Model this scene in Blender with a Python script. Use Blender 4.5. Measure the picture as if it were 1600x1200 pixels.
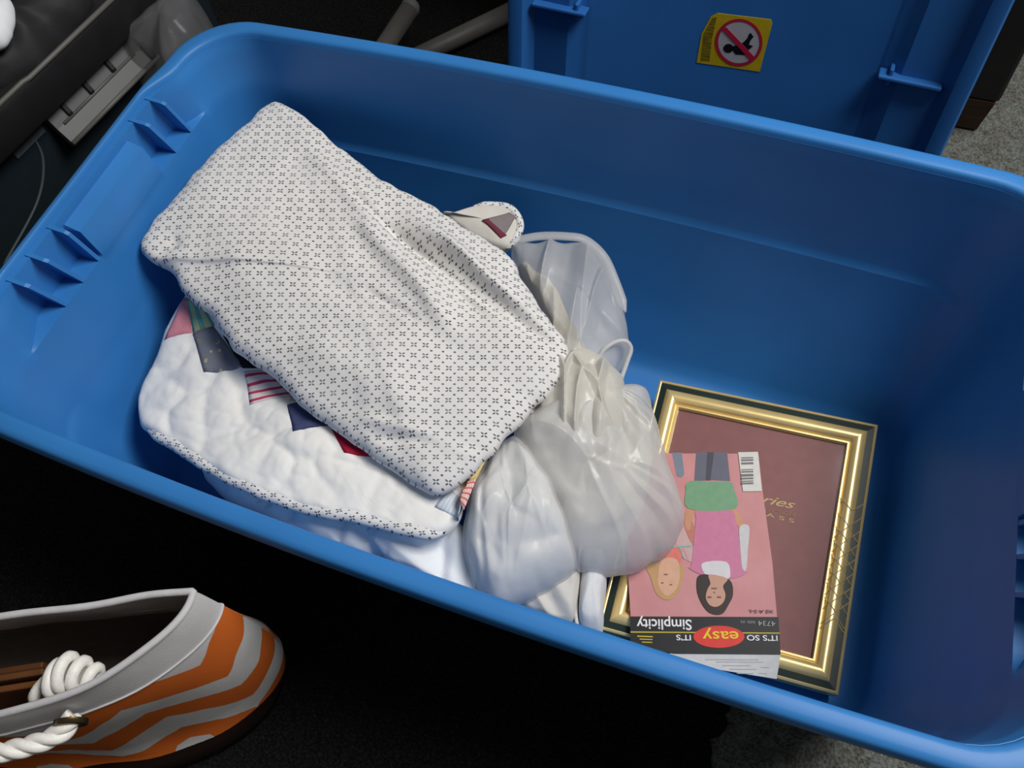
import bpy, bmesh, math, random
from mathutils import Vector, Matrix, noise
from mathutils.bvhtree import BVHTree

for _o in list(bpy.data.objects):
    bpy.data.objects.remove(_o)
scene = bpy.context.scene
col = scene.collection
R = math.radians

# ------------------------------------------------------------------ camera
cam = bpy.data.cameras.new('camera')
cam.sensor_width = 36.0
cam.lens = 31.194
cam.clip_start = 0.01
cam_o = bpy.data.objects.new('camera', cam)
col.objects.link(cam_o)
cam_o.location = (0.2478, -0.4287, 1.0423)
cam_o.rotation_euler = (0.5102, 0.0833, 0.3601)
scene.camera = cam_o

# ------------------------------------------------------------------ world, window light, exposure
w = bpy.data.worlds.new('world'); scene.world = w; w.use_nodes = True
bg = w.node_tree.nodes['Background']
bg.inputs[0].default_value = (1.0, 0.985, 0.96, 1)
bg.inputs[1].default_value = 0.10
def area(name, loc, target, size, size_y, power, color):
    l = bpy.data.lights.new(name, 'AREA'); l.shape = 'RECTANGLE'
    l.size, l.size_y, l.energy, l.color = size, size_y, power, color
    o = bpy.data.objects.new(name, l); col.objects.link(o)
    o.location = loc
    o.rotation_euler = (Vector(target) - Vector(loc)).to_track_quat('-Z', 'Y').to_euler()
    return o
area('window_daylight', (1.22, 0.55, 2.42), (0, 0, 0.2), 1.05, 0.9, 72, (1.0, 0.985, 0.955))
vs = scene.view_settings
vs.view_transform = 'Standard'; vs.look = 'None'; vs.exposure = 0.0; vs.gamma = 1.0
vs.use_curve_mapping = False

# ------------------------------------------------------------------ layout data, metres (bin centre is the origin, bin floor z = 0)
BACKING = [(-0.3895, 0.243, 0.28), (-0.3487, 0.2325, 0.277), (-0.2842, 0.2048, 0.268), (-0.2157, 0.1808, 0.255), (-0.1459, 0.1689, 0.242), (-0.0953, 0.153, 0.235), (-0.0476, 0.1423, 0.23), (-0.0173, 0.1127, 0.225), (0.0198, 0.0835, 0.218), (0.0526, 0.058, 0.212), (0.0635, 0.0411, 0.21), (0.0636, 0.0043, 0.208), (0.0481, -0.0284, 0.206), (0.0347, -0.0609, 0.206), (0.0248, -0.0916, 0.206), (0.0119, -0.1227, 0.206), (-0.0028, -0.1479, 0.206), (-0.019, -0.1571, 0.206), (-0.0447, -0.1516, 0.206), (-0.0773, -0.1436, 0.208), (-0.111, -0.1348, 0.21), (-0.1455, -0.1245, 0.214), (-0.1882, -0.1134, 0.22), (-0.227, -0.0962, 0.226), (-0.2523, -0.0915, 0.23), (-0.2809, -0.0806, 0.235), (-0.3078, -0.0661, 0.24), (-0.3337, -0.0523, 0.247), (-0.3613, -0.0433, 0.254), (-0.3965, -0.0199, 0.264), (-0.4197, -0.0189, 0.274), (-0.4366, -0.0083, 0.278), (-0.4438, 0.0129, 0.28), (-0.4351, 0.0563, 0.281), (-0.4302, 0.1071, 0.281), (-0.4219, 0.1544, 0.281), (-0.4082, 0.2025, 0.281), (-0.3999, 0.2367, 0.28)]
FRONT = [(-0.3928, -0.0243, 0.225), (-0.4041, -0.051, 0.207), (-0.4082, -0.0804, 0.193), (-0.4093, -0.1114, 0.183), (-0.4142, -0.1366, 0.174), (-0.4014, -0.1641, 0.17), (-0.3863, -0.1765, 0.17), (-0.3521, -0.1849, 0.175), (-0.3097, -0.1942, 0.18), (-0.264, -0.2051, 0.184), (-0.2027, -0.2118, 0.187), (-0.1407, -0.2113, 0.187), (-0.0853, -0.2018, 0.186), (-0.043, -0.1983, 0.184), (-0.0082, -0.1923, 0.182), (0.0069, -0.1812, 0.18), (0.0111, -0.165, 0.18), (0.008, -0.1458, 0.178), (0.0092, -0.1162, 0.178), (0.0127, -0.0914, 0.178), (-0.0058, -0.0429, 0.17), (-0.0833, -0.0075, 0.17), (-0.1948, 0.0241, 0.18), (-0.2971, 0.0432, 0.19), (-0.3652, 0.0306, 0.205), (-0.391, 0.0051, 0.215)]
PATCHES = {'pink': [(-0.3899, -0.0295), (-0.3822, -0.0317), (-0.3658, -0.0631), (-0.3978, -0.0787)], 'green_plaid': [(-0.3834, -0.0307), (-0.3591, -0.0339), (-0.338, -0.0501), (-0.3651, -0.0628)], 'grey_floral': [(-0.3648, -0.0635), (-0.3401, -0.0509), (-0.2891, -0.081), (-0.3331, -0.1005)], 'black': [(-0.3271, -0.056), (-0.2957, -0.0614), (-0.2568, -0.0733), (-0.2898, -0.0829)], 'red_stripe': [(-0.2866, -0.086), (-0.2575, -0.0752), (-0.2192, -0.096), (-0.2608, -0.1213)], 'peach': [(-0.2206, -0.0965), (-0.2123, -0.0937), (-0.1998, -0.0978), (-0.2169, -0.1036)], 'navy': [(-0.216, -0.11), (-0.2018, -0.0985), (-0.1565, -0.1162), (-0.1936, -0.1379)], 'red': [(-0.1548, -0.1213), (-0.1462, -0.115), (-0.0898, -0.1334), (-0.1302, -0.1412)], 'rose': [(-0.0911, -0.1338), (-0.0815, -0.1304), (-0.0322, -0.1458), (-0.0429, -0.1481)], 'blue_gingham': [(-0.0161, -0.163), (-0.0089, -0.139), (0.01, -0.1445), (0.0141, -0.1665)], 'yellow': [(0.0001, -0.1327), (0.0067, -0.1023), (0.0185, -0.0952), (0.0162, -0.1241)], 'red_check': [(0.0022, -0.1343), (0.0164, -0.1247), (0.0169, -0.1595), (0.011, -0.154)]}
CORNER = [(-0.1378, 0.1829, 0.215), (-0.1171, 0.205, 0.21), (-0.0836, 0.2194, 0.205), (-0.0686, 0.2188, 0.2), (-0.0574, 0.2077, 0.195), (-0.0559, 0.1938, 0.19), (-0.0621, 0.1704, 0.19), (-0.103, 0.1692, 0.195), (-0.1493, 0.1839, 0.21)]
CSTRIP = [(-0.0975, 0.1881), (-0.0918, 0.1929), (-0.0653, 0.1836), (-0.0703, 0.177)]
CPATCH = [(-0.0986, 0.1868), (-0.072, 0.2134), (-0.0635, 0.212), (-0.068, 0.1797)]
BLANKET = [(-0.3281, -0.1846, 0.13), (-0.302, -0.2006, 0.128), (-0.2704, -0.2133, 0.13), (-0.2231, -0.2209, 0.132), (-0.1739, -0.2271, 0.134), (-0.1242, -0.2293, 0.136), (-0.086, -0.2271, 0.137), (-0.0703, -0.2139, 0.132), (-0.0482, -0.2238, 0.135), (-0.0093, -0.2294, 0.137), (0.0252, -0.2321, 0.138), (0.0482, -0.2271, 0.136), (0.044, -0.2009, 0.14), (0.027, -0.1734, 0.15), (0.0026, -0.1534, 0.155), (-0.0538, -0.1391, 0.15), (-0.1249, -0.1387, 0.15), (-0.2236, -0.1382, 0.15), (-0.3145, -0.137, 0.14)]
BATTING = [(0.0335, -0.0524, 0.178), (0.0142, -0.0878, 0.178), (0.0079, -0.1275, 0.178), (0.0152, -0.1646, 0.175), (0.0239, -0.1884, 0.168), (0.0373, -0.2063, 0.16), (0.0507, -0.2198, 0.15), (0.0714, -0.2252, 0.145), (0.0898, -0.2124, 0.145), (0.1097, -0.1898, 0.145), (0.1284, -0.169, 0.145), (0.1342, -0.1527, 0.15), (0.1225, -0.1334, 0.17), (0.1022, -0.1093, 0.185), (0.0794, -0.0874, 0.195)]
BAG = [(0.0305, -0.0511, 0.2), (0.0548, -0.0894, 0.19), (0.0877, -0.1137, 0.175), (0.1105, -0.1356, 0.165), (0.1281, -0.1551, 0.155), (0.1564, -0.1525, 0.14), (0.1891, -0.1329, 0.12), (0.214, -0.108, 0.112), (0.2284, -0.0786, 0.112), (0.2275, -0.0527, 0.115), (0.2128, -0.0252, 0.123), (0.1938, 0.002, 0.13), (0.175, 0.03, 0.137), (0.154, 0.0646, 0.145), (0.1407, 0.068, 0.15), (0.1215, 0.0606, 0.155), (0.101, 0.041, 0.165), (0.0771, 0.0339, 0.18), (0.0597, 0.0308, 0.19), (0.0494, -0.0064, 0.2)]
FILM = [(-0.0539, 0.1666, 0.21), (-0.0241, 0.1829, 0.212), (0.0086, 0.1928, 0.212), (0.031, 0.1969, 0.208), (0.0568, 0.1856, 0.2), (0.0799, 0.1598, 0.19), (0.1013, 0.1313, 0.18), (0.1176, 0.1018, 0.17), (0.1153, 0.0804, 0.16), (0.103, 0.0587, 0.16), (0.0833, 0.0375, 0.17), (0.0635, 0.0295, 0.18), (0.0502, 0.054, 0.19), (0.0134, 0.0978, 0.195), (-0.027, 0.1336, 0.2)]
HANDLE = [(0.0866, 0.0503, 0.165), (0.0896, 0.0647, 0.172), (0.0937, 0.0755, 0.178), (0.1029, 0.087, 0.18), (0.1133, 0.0925, 0.178), (0.1209, 0.0881, 0.172), (0.1209, 0.074, 0.166), (0.1202, 0.0571, 0.16), (0.1202, 0.0478, 0.155)]
NECK = [(0.0464, 0.0434, 0.195), (0.0673, 0.0638, 0.19), (0.0966, 0.0663, 0.18), (0.1212, 0.0529, 0.172), (0.1421, 0.0168, 0.165), (0.1397, -0.0302, 0.175), (0.1143, -0.0555, 0.185), (0.085, -0.0465, 0.195), (0.0578, -0.03, 0.2), (0.0445, -0.003, 0.2)]
CREAM = [(-0.0503, 0.1709, 0.175), (-0.0183, 0.1616, 0.18), (0.0175, 0.1335, 0.18), (0.0494, 0.0932, 0.178), (0.0814, 0.0664, 0.165), (0.1183, 0.046, 0.16), (0.1585, 0.0273, 0.14), (0.18, -0.0191, 0.13), (0.1688, -0.0789, 0.13), (0.1266, -0.1051, 0.14), (0.0835, -0.0849, 0.15), (0.0385, -0.0506, 0.165), (0.0346, 0.013, 0.17), (0.0126, 0.0963, 0.17)]
FOLDED = [(0.0745, -0.2041, 0.09), (0.0923, -0.1806, 0.095), (0.118, -0.1582, 0.1), (0.1354, -0.1446, 0.1), (0.1424, -0.1611, 0.1), (0.1495, -0.1867, 0.095), (0.151, -0.2066, 0.09), (0.1335, -0.215, 0.085), (0.0962, -0.2135, 0.085)]
FOLDED2 = [(0.0629, -0.2156, 0.115), (0.0771, -0.1939, 0.12), (0.0996, -0.1757, 0.122), (0.1168, -0.1713, 0.12), (0.1201, -0.1773, 0.115), (0.104, -0.1894, 0.112), (0.0878, -0.2054, 0.11), (0.0743, -0.2183, 0.108)]
ROLL = [(0.1294, -0.1209, 0.082), (0.1504, -0.1114, 0.08), (0.1635, -0.1336, 0.085), (0.1724, -0.1686, 0.086), (0.1792, -0.1987, 0.084), (0.1717, -0.2111, 0.08), (0.1586, -0.2126, 0.082), (0.1503, -0.1985, 0.086), (0.14, -0.1612, 0.086)]
CREASES = [(-0.2548, 0.1537, -0.1084, 0.084, -0.006, 0.005), (-0.1757, 0.1187, -0.0174, 0.0563, -0.006, 0.0045), (-0.1696, 0.0292, -0.1064, 0.0143, -0.003, 0.0045), (-0.1197, 0.1275, -0.0138, 0.0735, 0.005, 0.006), (-0.3001, 0.1742, -0.1751, 0.1127, 0.006, 0.012), (-0.1902, 0.1278, -0.0511, 0.0546, -0.01, 0.009), (-0.1404, 0.1122, 0.0411, 0.0447, -0.009, 0.008), (-0.2133, 0.1121, -0.0686, 0.0226, 0.01, 0.012), (-0.1554, 0.137, 0.0096, 0.0699, 0.01, 0.012), (-0.1219, -0.1092, 0.0235, -0.1055, 0.005, 0.007), (-0.093, -0.1249, 0.0068, -0.0996, -0.004, 0.006), (-0.2146, -0.0497, -0.072, -0.0835, 0.004, 0.02), (-0.4111, 0.0744, -0.2632, -0.0278, 0.004, 0.03), (-0.2253, 0.0311, -0.1297, 0.0034, -0.004, 0.015), (-0.4128, -0.0195, -0.3941, 0.0092, -0.006, 0.01)]
ENV = [(0.2502, -0.0688, 0.052), (-0.0882, 0.0423, -2.8972)]
ENVQ = [(0.0917, -0.1057), (-0.0697, -0.1139), (-0.0744, -0.0661), (-0.0841, 0.0156), (-0.0909, 0.1138), (0.0682, 0.1057)]
ART = {'flap': [(0.0313, 0.1238), (-0.0913, 0.1141), (-0.0892, 0.1267), (-0.0868, 0.1399), (0.0027, 0.1337)], 'band': [(0.0707, 0.0873), (-0.0896, 0.0748), (-0.0913, 0.1144), (0.021, 0.1233), (0.0689, 0.1191)], 'line': [(0.0696, 0.1036), (-0.0906, 0.0914), (-0.0905, 0.0926), (0.0696, 0.1049)], 'jeans': [(0.0026, -0.1116), (-0.0337, -0.1136), (-0.0374, -0.0779), (-0.0168, -0.0779), (0.004, -0.0754)], 'jeans2': [(0.0308, -0.1097), (0.0192, -0.1103), (0.0157, -0.0836), (0.0187, -0.079), (0.0243, -0.0801)], 'seam': [(-0.0107, -0.1123), (-0.0184, -0.1127), (-0.0147, -0.0773), (-0.0092, -0.077)], 'green': [(0.0129, -0.0719), (0.0047, -0.0757), (-0.012, -0.0756), (-0.0367, -0.0764), (-0.0416, -0.0679), (-0.043, -0.0448), (0.0094, -0.0411), (0.0134, -0.0645)], 'dress': [(-0.0002, -0.0406), (-0.0369, -0.043), (-0.0437, -0.032), (-0.0484, -0.0042), (-0.0511, 0.0231), (-0.0557, 0.0293), (-0.0374, 0.0367), (-0.0083, 0.0349), (0.0081, 0.0279), (0.0052, 0.0245), (0.0031, -0.0034), (0.0009, -0.029)], 'armr': [(-0.0342, -0.0434), (-0.043, -0.0445), (-0.0542, -0.0263), (-0.0484, -0.0221), (-0.041, -0.0332)], 'arml': [(0.0115, -0.0413), (-0.0009, -0.0412), (0.0051, -0.0302), (0.0081, -0.0157), (0.0131, -0.0225)], 'sleeve': [(-0.0478, -0.0227), (-0.0587, -0.0248), (-0.0573, 0.0021), (-0.0552, 0.0255), (-0.0485, 0.0246), (-0.0491, 0.0027)], 'shirt': [(-0.0074, 0.0213), (-0.0333, 0.018), (-0.038, 0.0326), (-0.0334, 0.0377), (-0.0216, 0.0377), (-0.011, 0.0347)], 'hair': [(-0.0018, 0.0388), (-0.007, 0.0343), (-0.0163, 0.0343), (-0.0374, 0.0381), (-0.0411, 0.0538), (-0.0362, 0.0661), (-0.0292, 0.0765), (-0.0169, 0.0766), (-0.0083, 0.0683), (-0.0021, 0.0542)], 'face': [(-0.0149, 0.0337), (-0.0347, 0.0369), (-0.0302, 0.0453), (-0.0329, 0.0551), (-0.0304, 0.0639), (-0.0233, 0.0691), (-0.0161, 0.0677), (-0.0116, 0.0601), (-0.0132, 0.0507), (-0.0164, 0.0437)], 'plaid': [(0.0614, 0.019), (0.0476, 0.0068), (0.0329, -0.0013), (0.0172, -0.0222), (0.0069, -0.0031), (0.0022, 0.0063), (0.0053, 0.0218), (0.0161, 0.0157), (0.0387, 0.0284)], 'coral': [(0.038, 0.0089), (0.0177, 0.006), (0.0159, 0.0156), (0.0211, 0.0308), (0.0427, 0.0287)], 'hair2': [(0.0536, 0.0272), (0.0159, 0.0244), (0.0155, 0.0475), (0.0222, 0.0615), (0.032, 0.0657), (0.0429, 0.0597), (0.0495, 0.0433)], 'face2': [(0.0376, 0.0205), (0.0214, 0.0193), (0.0176, 0.0368), (0.0211, 0.0527), (0.0308, 0.0611), (0.0398, 0.0528), (0.0416, 0.0386)], 'arm2': [(0.016, -0.0294), (0.0107, -0.0355), (-0.0008, -0.0107), (0.0058, -0.0018)], 'barcode': [(-0.0462, -0.114), (-0.0691, -0.1159), (-0.0732, -0.0677), (-0.0518, -0.0659)]}
BARS = [[(-0.0497, -0.1077), (-0.0635, -0.1089), (-0.0639, -0.1076), (-0.05, -0.1063)], [(-0.0497, -0.1051), (-0.0635, -0.1064), (-0.0639, -0.1043), (-0.05, -0.103)], [(-0.0497, -0.1012), (-0.0635, -0.1025), (-0.0639, -0.1001), (-0.05, -0.0989)], [(-0.0497, -0.0927), (-0.0634, -0.094), (-0.0638, -0.093), (-0.05, -0.0917)], [(-0.0497, -0.0905), (-0.0634, -0.0917), (-0.0638, -0.09), (-0.05, -0.0887)], [(-0.0497, -0.0868), (-0.0634, -0.088), (-0.0638, -0.0851), (-0.05, -0.0838)], [(-0.0497, -0.0824), (-0.0634, -0.0836), (-0.0638, -0.0816), (-0.05, -0.0803)], [(-0.0497, -0.0787), (-0.0634, -0.0799), (-0.0638, -0.0788), (-0.05, -0.0775)], [(-0.0497, -0.0765), (-0.0634, -0.0777), (-0.0638, -0.0756), (-0.05, -0.0743)]]
TEAL = [[(0.0476, 0.0075), (0.0057, 0.0021), (0.0054, 0.0035), (0.0473, 0.0089)], [(0.0514, 0.014), (0.047, 0.0234), (0.0483, 0.0242), (0.0534, 0.0156)], [(0.0427, 0.0092), (0.0395, 0.0243), (0.0408, 0.0251), (0.0445, 0.0101)], [(0.0177, 0.006), (0.0127, 0.0175), (0.0139, 0.018), (0.0191, 0.0064)], [(0.0336, -0.0005), (0.03, 0.0055), (0.0313, 0.0063), (0.0345, 0.0005)]]
PINKL = [[(0.0554, 0.0164), (0.0503, 0.0237), (0.0524, 0.0241), (0.0578, 0.018)], [(0.0461, 0.0102), (0.0422, 0.0245), (0.0435, 0.0251), (0.0481, 0.0117)], [(0.0243, -0.0104), (0.0205, 0.0034), (0.0219, 0.0038), (0.0263, -0.0074)], [(0.013, 0.0057), (0.0073, 0.0192), (0.0091, 0.0186), (0.0151, 0.0059)]]
YTXT = [[(0.0621, 0.1075), (0.045, 0.1067), (0.0449, 0.108), (0.062, 0.1088)], [(0.0593, 0.1105), (0.0451, 0.1099), (0.0451, 0.1109), (0.0592, 0.1116)], [(0.0565, 0.1135), (0.0453, 0.113), (0.0452, 0.114), (0.0565, 0.1146)]]
FTXT = [[(-0.0239, 0.1275), (-0.0731, 0.1235), (-0.0731, 0.1243), (-0.0239, 0.1284)], [(-0.0303, 0.1307), (-0.0593, 0.1284), (-0.0593, 0.1293), (-0.0303, 0.1316)], [(-0.0379, 0.1338), (-0.0655, 0.1316), (-0.0655, 0.1325), (-0.0379, 0.1347)], [(-0.0705, 0.129), (-0.0793, 0.1285), (-0.0793, 0.1294), (-0.0705, 0.1299)], [(-0.0455, 0.1375), (-0.063, 0.1361), (-0.063, 0.137), (-0.0455, 0.1383)], [(-0.068, 0.1355), (-0.0767, 0.1349), (-0.0767, 0.1358), (-0.068, 0.1363)], [(-0.0125, 0.126), (-0.0681, 0.1214), (-0.0681, 0.1223), (-0.0125, 0.1269)]]
TXT = {'brand': ('Simplicity', (0.0038, 0.0857), (0.0635, 0.09), 0.0111), 'easy': ('easy', (-0.0466, 0.0941), (-0.0081, 0.0974), 0.011), 'so': ("IT'S SO", (-0.0879, 0.095), (-0.0556, 0.0972), 0.0056), 'its': ("IT'S", (0.004, 0.1022), (0.0198, 0.1033), 0.0057), 'num': ('4734', (-0.0859, 0.0799), (-0.0677, 0.0808), 0.0054), 'numsmall': ('SIZE: XS', (-0.0645, 0.0815), (-0.0489, 0.0823), 0.0026), 'size': ('XS A S-L', (-0.0844, 0.0677), (-0.0579, 0.0696), 0.0034)}
OVAL = [(-0.0533, 0.0991), (-0.0529, 0.1009), (-0.0519, 0.1028), (-0.0503, 0.1046), (-0.0481, 0.1064), (-0.0454, 0.108), (-0.0422, 0.1095), (-0.0386, 0.1108), (-0.0347, 0.1118), (-0.0305, 0.1126), (-0.0263, 0.1131), (-0.0221, 0.1133), (-0.0179, 0.1132), (-0.014, 0.1129), (-0.0104, 0.1122), (-0.0071, 0.1113), (-0.0043, 0.1101), (-0.002, 0.1088), (-0.0003, 0.1072), (0.0007, 0.1055), (0.0011, 0.1037), (0.0008, 0.1018), (-0.0002, 0.0999), (-0.0018, 0.098), (-0.004, 0.0963), (-0.0068, 0.0946), (-0.01, 0.0931), (-0.0137, 0.0918), (-0.0176, 0.0908), (-0.0218, 0.09), (-0.0261, 0.0895), (-0.0303, 0.0893), (-0.0345, 0.0894), (-0.0385, 0.0898), (-0.0421, 0.0905), (-0.0453, 0.0914), (-0.0481, 0.0926), (-0.0503, 0.094), (-0.052, 0.0955), (-0.0529, 0.0973)]
FEAT = [[(-0.0135, 0.0584), (-0.0176, 0.0581), (-0.0177, 0.0599), (-0.0135, 0.0602)], [(-0.0239, 0.0576), (-0.0281, 0.0572), (-0.0281, 0.0591), (-0.0239, 0.0594)], [(-0.0175, 0.0485), (-0.0233, 0.048), (-0.0233, 0.0496), (-0.0175, 0.0501)], [(-0.0198, 0.0528), (-0.0216, 0.0527), (-0.0217, 0.054), (-0.0198, 0.0542)], [(0.038, 0.0467), (0.0353, 0.0465), (0.0353, 0.0475), (0.038, 0.0478)], [(0.0283, 0.048), (0.0257, 0.0478), (0.0256, 0.0488), (0.0283, 0.049)], [(0.035, 0.0369), (0.031, 0.0366), (0.0309, 0.0377), (0.0349, 0.038)]]
FTEXT = {'script': ('ries', (0.0176, 0.033), (0.056, 0.0348)), 'l2': ('LLECTION', (0.0195, 0.0223), (0.0568, 0.0255)), 'l3': ('A S S', (0.0253, 0.0182), (0.0573, 0.0178))}
LIDROT = (1.4048, 0.0296, -0.005)
LIDLOC = (0.1118, 0.4397, 0.0044)
STK = [(-0.0205, 0.304), (0.0434, 0.3093), (0.0462, 0.3048), (0.0458, 0.2397), (-0.0343, 0.2339), (-0.0348, 0.2738), (-0.0274, 0.2983)]
STKT = [(-0.0204, 0.2989), (-0.0208, 0.272), (-0.0185, 0.2397), (-0.0294, 0.2381), (-0.0321, 0.2744), (-0.0254, 0.2969)]
RING = [(0.0404, 0.279), (0.0411, 0.275), (0.0413, 0.2709), (0.041, 0.2669), (0.0402, 0.2629), (0.0389, 0.259), (0.0371, 0.2554), (0.035, 0.2521), (0.0324, 0.249), (0.0294, 0.2464), (0.0262, 0.2443), (0.0227, 0.2426), (0.019, 0.2414), (0.0152, 0.2408), (0.0113, 0.2407), (0.0074, 0.2412), (0.0037, 0.2423), (0.0, 0.2439), (-0.0033, 0.2459), (-0.0065, 0.2485), (-0.0092, 0.2515), (-0.0116, 0.2548), (-0.0136, 0.2584), (-0.0151, 0.2622), (-0.0161, 0.2663), (-0.0166, 0.2704), (-0.0166, 0.2745), (-0.0161, 0.2785), (-0.0151, 0.2825), (-0.0137, 0.2862), (-0.0118, 0.2897), (-0.0096, 0.2929), (-0.0069, 0.2957), (-0.004, 0.2982), (-0.0008, 0.3001), (0.0027, 0.3017), (0.0062, 0.3027), (0.0099, 0.3032), (0.0136, 0.3032), (0.0173, 0.3027), (0.0209, 0.3017), (0.0243, 0.3002), (0.0276, 0.2983), (0.0306, 0.2959), (0.0333, 0.2931), (0.0357, 0.29), (0.0377, 0.2866), (0.0393, 0.2829)]
RINGI = [(0.0369, 0.2782), (0.0375, 0.2747), (0.0376, 0.2712), (0.0373, 0.2676), (0.0366, 0.2641), (0.0355, 0.2608), (0.034, 0.2576), (0.0321, 0.2547), (0.0298, 0.2521), (0.0272, 0.2498), (0.0244, 0.2479), (0.0214, 0.2465), (0.0181, 0.2455), (0.0148, 0.2449), (0.0114, 0.2449), (0.0081, 0.2453), (0.0048, 0.2462), (0.0017, 0.2476), (-0.0013, 0.2494), (-0.004, 0.2516), (-0.0064, 0.2542), (-0.0085, 0.2571), (-0.0102, 0.2602), (-0.0115, 0.2636), (-0.0124, 0.2671), (-0.0129, 0.2707), (-0.0129, 0.2743), (-0.0125, 0.2778), (-0.0116, 0.2812), (-0.0104, 0.2845), (-0.0088, 0.2876), (-0.0068, 0.2904), (-0.0045, 0.2928), (-0.0019, 0.295), (0.0009, 0.2967), (0.0039, 0.298), (0.007, 0.2989), (0.0102, 0.2994), (0.0135, 0.2994), (0.0167, 0.299), (0.0198, 0.2981), (0.0229, 0.2968), (0.0257, 0.2951), (0.0284, 0.293), (0.0307, 0.2906), (0.0328, 0.2878), (0.0345, 0.2848), (0.0359, 0.2816)]
SLASH = [(-0.007, 0.2895), (0.0348, 0.2587), (0.0315, 0.2529), (-0.0106, 0.2849)]
BABY = [[(0.0076, 0.2638), (0.0076, 0.2614), (0.0066, 0.2592), (0.0049, 0.2575), (0.0027, 0.2565), (0.0002, 0.2564), (-0.002, 0.2572), (-0.0037, 0.2588), (-0.0046, 0.261), (-0.0046, 0.2633), (-0.0036, 0.2655), (-0.0019, 0.2672), (0.0003, 0.2682), (0.0027, 0.2683), (0.005, 0.2675), (0.0066, 0.2659)], [(0.005, 0.2651), (0.0113, 0.2695), (0.0176, 0.2739), (0.0215, 0.2805), (0.0224, 0.2865), (0.0238, 0.2882), (0.0283, 0.2839), (0.0259, 0.2786), (0.025, 0.2726), (0.0305, 0.2719), (0.0264, 0.2661), (0.0262, 0.2587), (0.0122, 0.2564), (0.0079, 0.2599)]]
CLEARBAG = [(-0.6794, 0.2983, 0.25), (-0.6664, 0.3361, 0.26), (-0.645, 0.3695, 0.27), (-0.6249, 0.4235, 0.27), (-0.5872, 0.3765, 0.25), (-0.5754, 0.3384, 0.24), (-0.5851, 0.3083, 0.23), (-0.6036, 0.2824, 0.22), (-0.643, 0.2986, 0.225)]
WHITE = [(-0.7643, 0.1917, 0.385), (-0.7509, 0.2258, 0.385), (-0.7175, 0.2183, 0.385), (-0.6996, 0.198, 0.382), (-0.6923, 0.1812, 0.38), (-0.6887, 0.1706, 0.378), (-0.6927, 0.1525, 0.375), (-0.7283, 0.1361, 0.375)]
BLACKBAG = [(-0.7696, 0.1632, 0.35), (-0.7503, 0.2171, 0.35), (-0.7637, 0.2905, 0.35), (-0.6912, 0.3096, 0.34), (-0.6762, 0.2686, 0.335), (-0.6866, 0.2286, 0.33), (-0.682, 0.1873, 0.33), (-0.6925, 0.1608, 0.33), (-0.7155, 0.1254, 0.33)]
GROUND = -0.005

# ------------------------------------------------------------------ helpers
def tag(o, label=None, cat=None, group=None, kind=None):
    if label: o['label'] = label
    if cat: o['category'] = cat
    if group: o['group'] = group
    if kind: o['kind'] = kind
    return o
def thing(name, label, cat, loc=(0, 0, 0), rot=(0, 0, 0), group=None):
    o = bpy.data.objects.new(name, None); col.objects.link(o)
    o.empty_display_size = 0.05
    o.location = loc; o.rotation_euler = rot
    return tag(o, label, cat, group)
def obj(name, me, mats=None, parent=None, smooth=False, label=None):
    o = bpy.data.objects.new(name, me); col.objects.link(o)
    for m in ([mats] if mats is not None and not isinstance(mats, (list, tuple)) else (mats or [])):
        me.materials.append(m)
    if parent: o.parent = parent
    if smooth:
        for p in me.polygons: p.use_smooth = True
    if label: o['label'] = label
    return o
def mesh(verts, faces, name='m', mi=None, uvs=None):
    me = bpy.data.meshes.new(name); me.from_pydata([tuple(v) for v in verts], [], faces); me.update()
    if mi: me.polygons.foreach_set('material_index', mi)
    if uvs:
        l = me.uv_layers.new(name='UVMap')
        for lp in me.loops: l.data[lp.index].uv = uvs[lp.vertex_index]
    return me
def from_bm(bm, name='m'):
    bmesh.ops.recalc_face_normals(bm, faces=bm.faces)
    me = bpy.data.meshes.new(name); bm.to_mesh(me); bm.free(); return me
def add_box(bm, c, s, M=None, bev=0.0):
    r = bmesh.ops.create_cube(bm, size=1.0)
    vs_ = r['verts']
    bmesh.ops.scale(bm, vec=s, verts=vs_)
    bmesh.ops.translate(bm, vec=c, verts=vs_)
    if bev:
        es = list({e for v in vs_ for e in v.link_edges})
        rb = bmesh.ops.bevel(bm, geom=es, offset=bev, segments=2, affect='EDGES', profile=0.5)
        vs_ = list({v for f in rb['faces'] for v in f.verts} | {v for v in vs_ if v.is_valid})
    if M is not None: bmesh.ops.transform(bm, matrix=M, verts=vs_)
def box_mesh(c, s, M=None, bev=0.0):
    bm = bmesh.new(); add_box(bm, c, s, M, bev); return from_bm(bm)
def tube_mesh(pts, rad, n=10, cap=True, closed=False):
    pts = [Vector(p) for p in pts]; V = []; F = []; N = len(pts)
    rads = rad if isinstance(rad, (list, tuple)) else [rad]*N
    ref = None
    for i, p in enumerate(pts):
        a = pts[(i-1) % N] if (closed or i > 0) else p
        b = pts[(i+1) % N] if (closed or i < N-1) else p
        t = (b-a).normalized()
        if ref is None:
            ref = t.orthogonal().normalized()
        ref = (ref - t*ref.dot(t)).normalized(); bi = t.cross(ref)
        for k in range(n):
            an = 2*math.pi*k/n
            V.append(p + (ref*math.cos(an) + bi*math.sin(an))*rads[i])
    for i in range(N if closed else N-1):
        j = (i+1) % N
        for k in range(n):
            F.append((i*n+k, i*n+(k+1) % n, j*n+(k+1) % n, j*n+k))
    if cap and not closed:
        F.append(tuple(range(n))[::-1]); F.append(tuple((N-1)*n+k for k in range(n)))
    return mesh(V, F)
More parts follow.
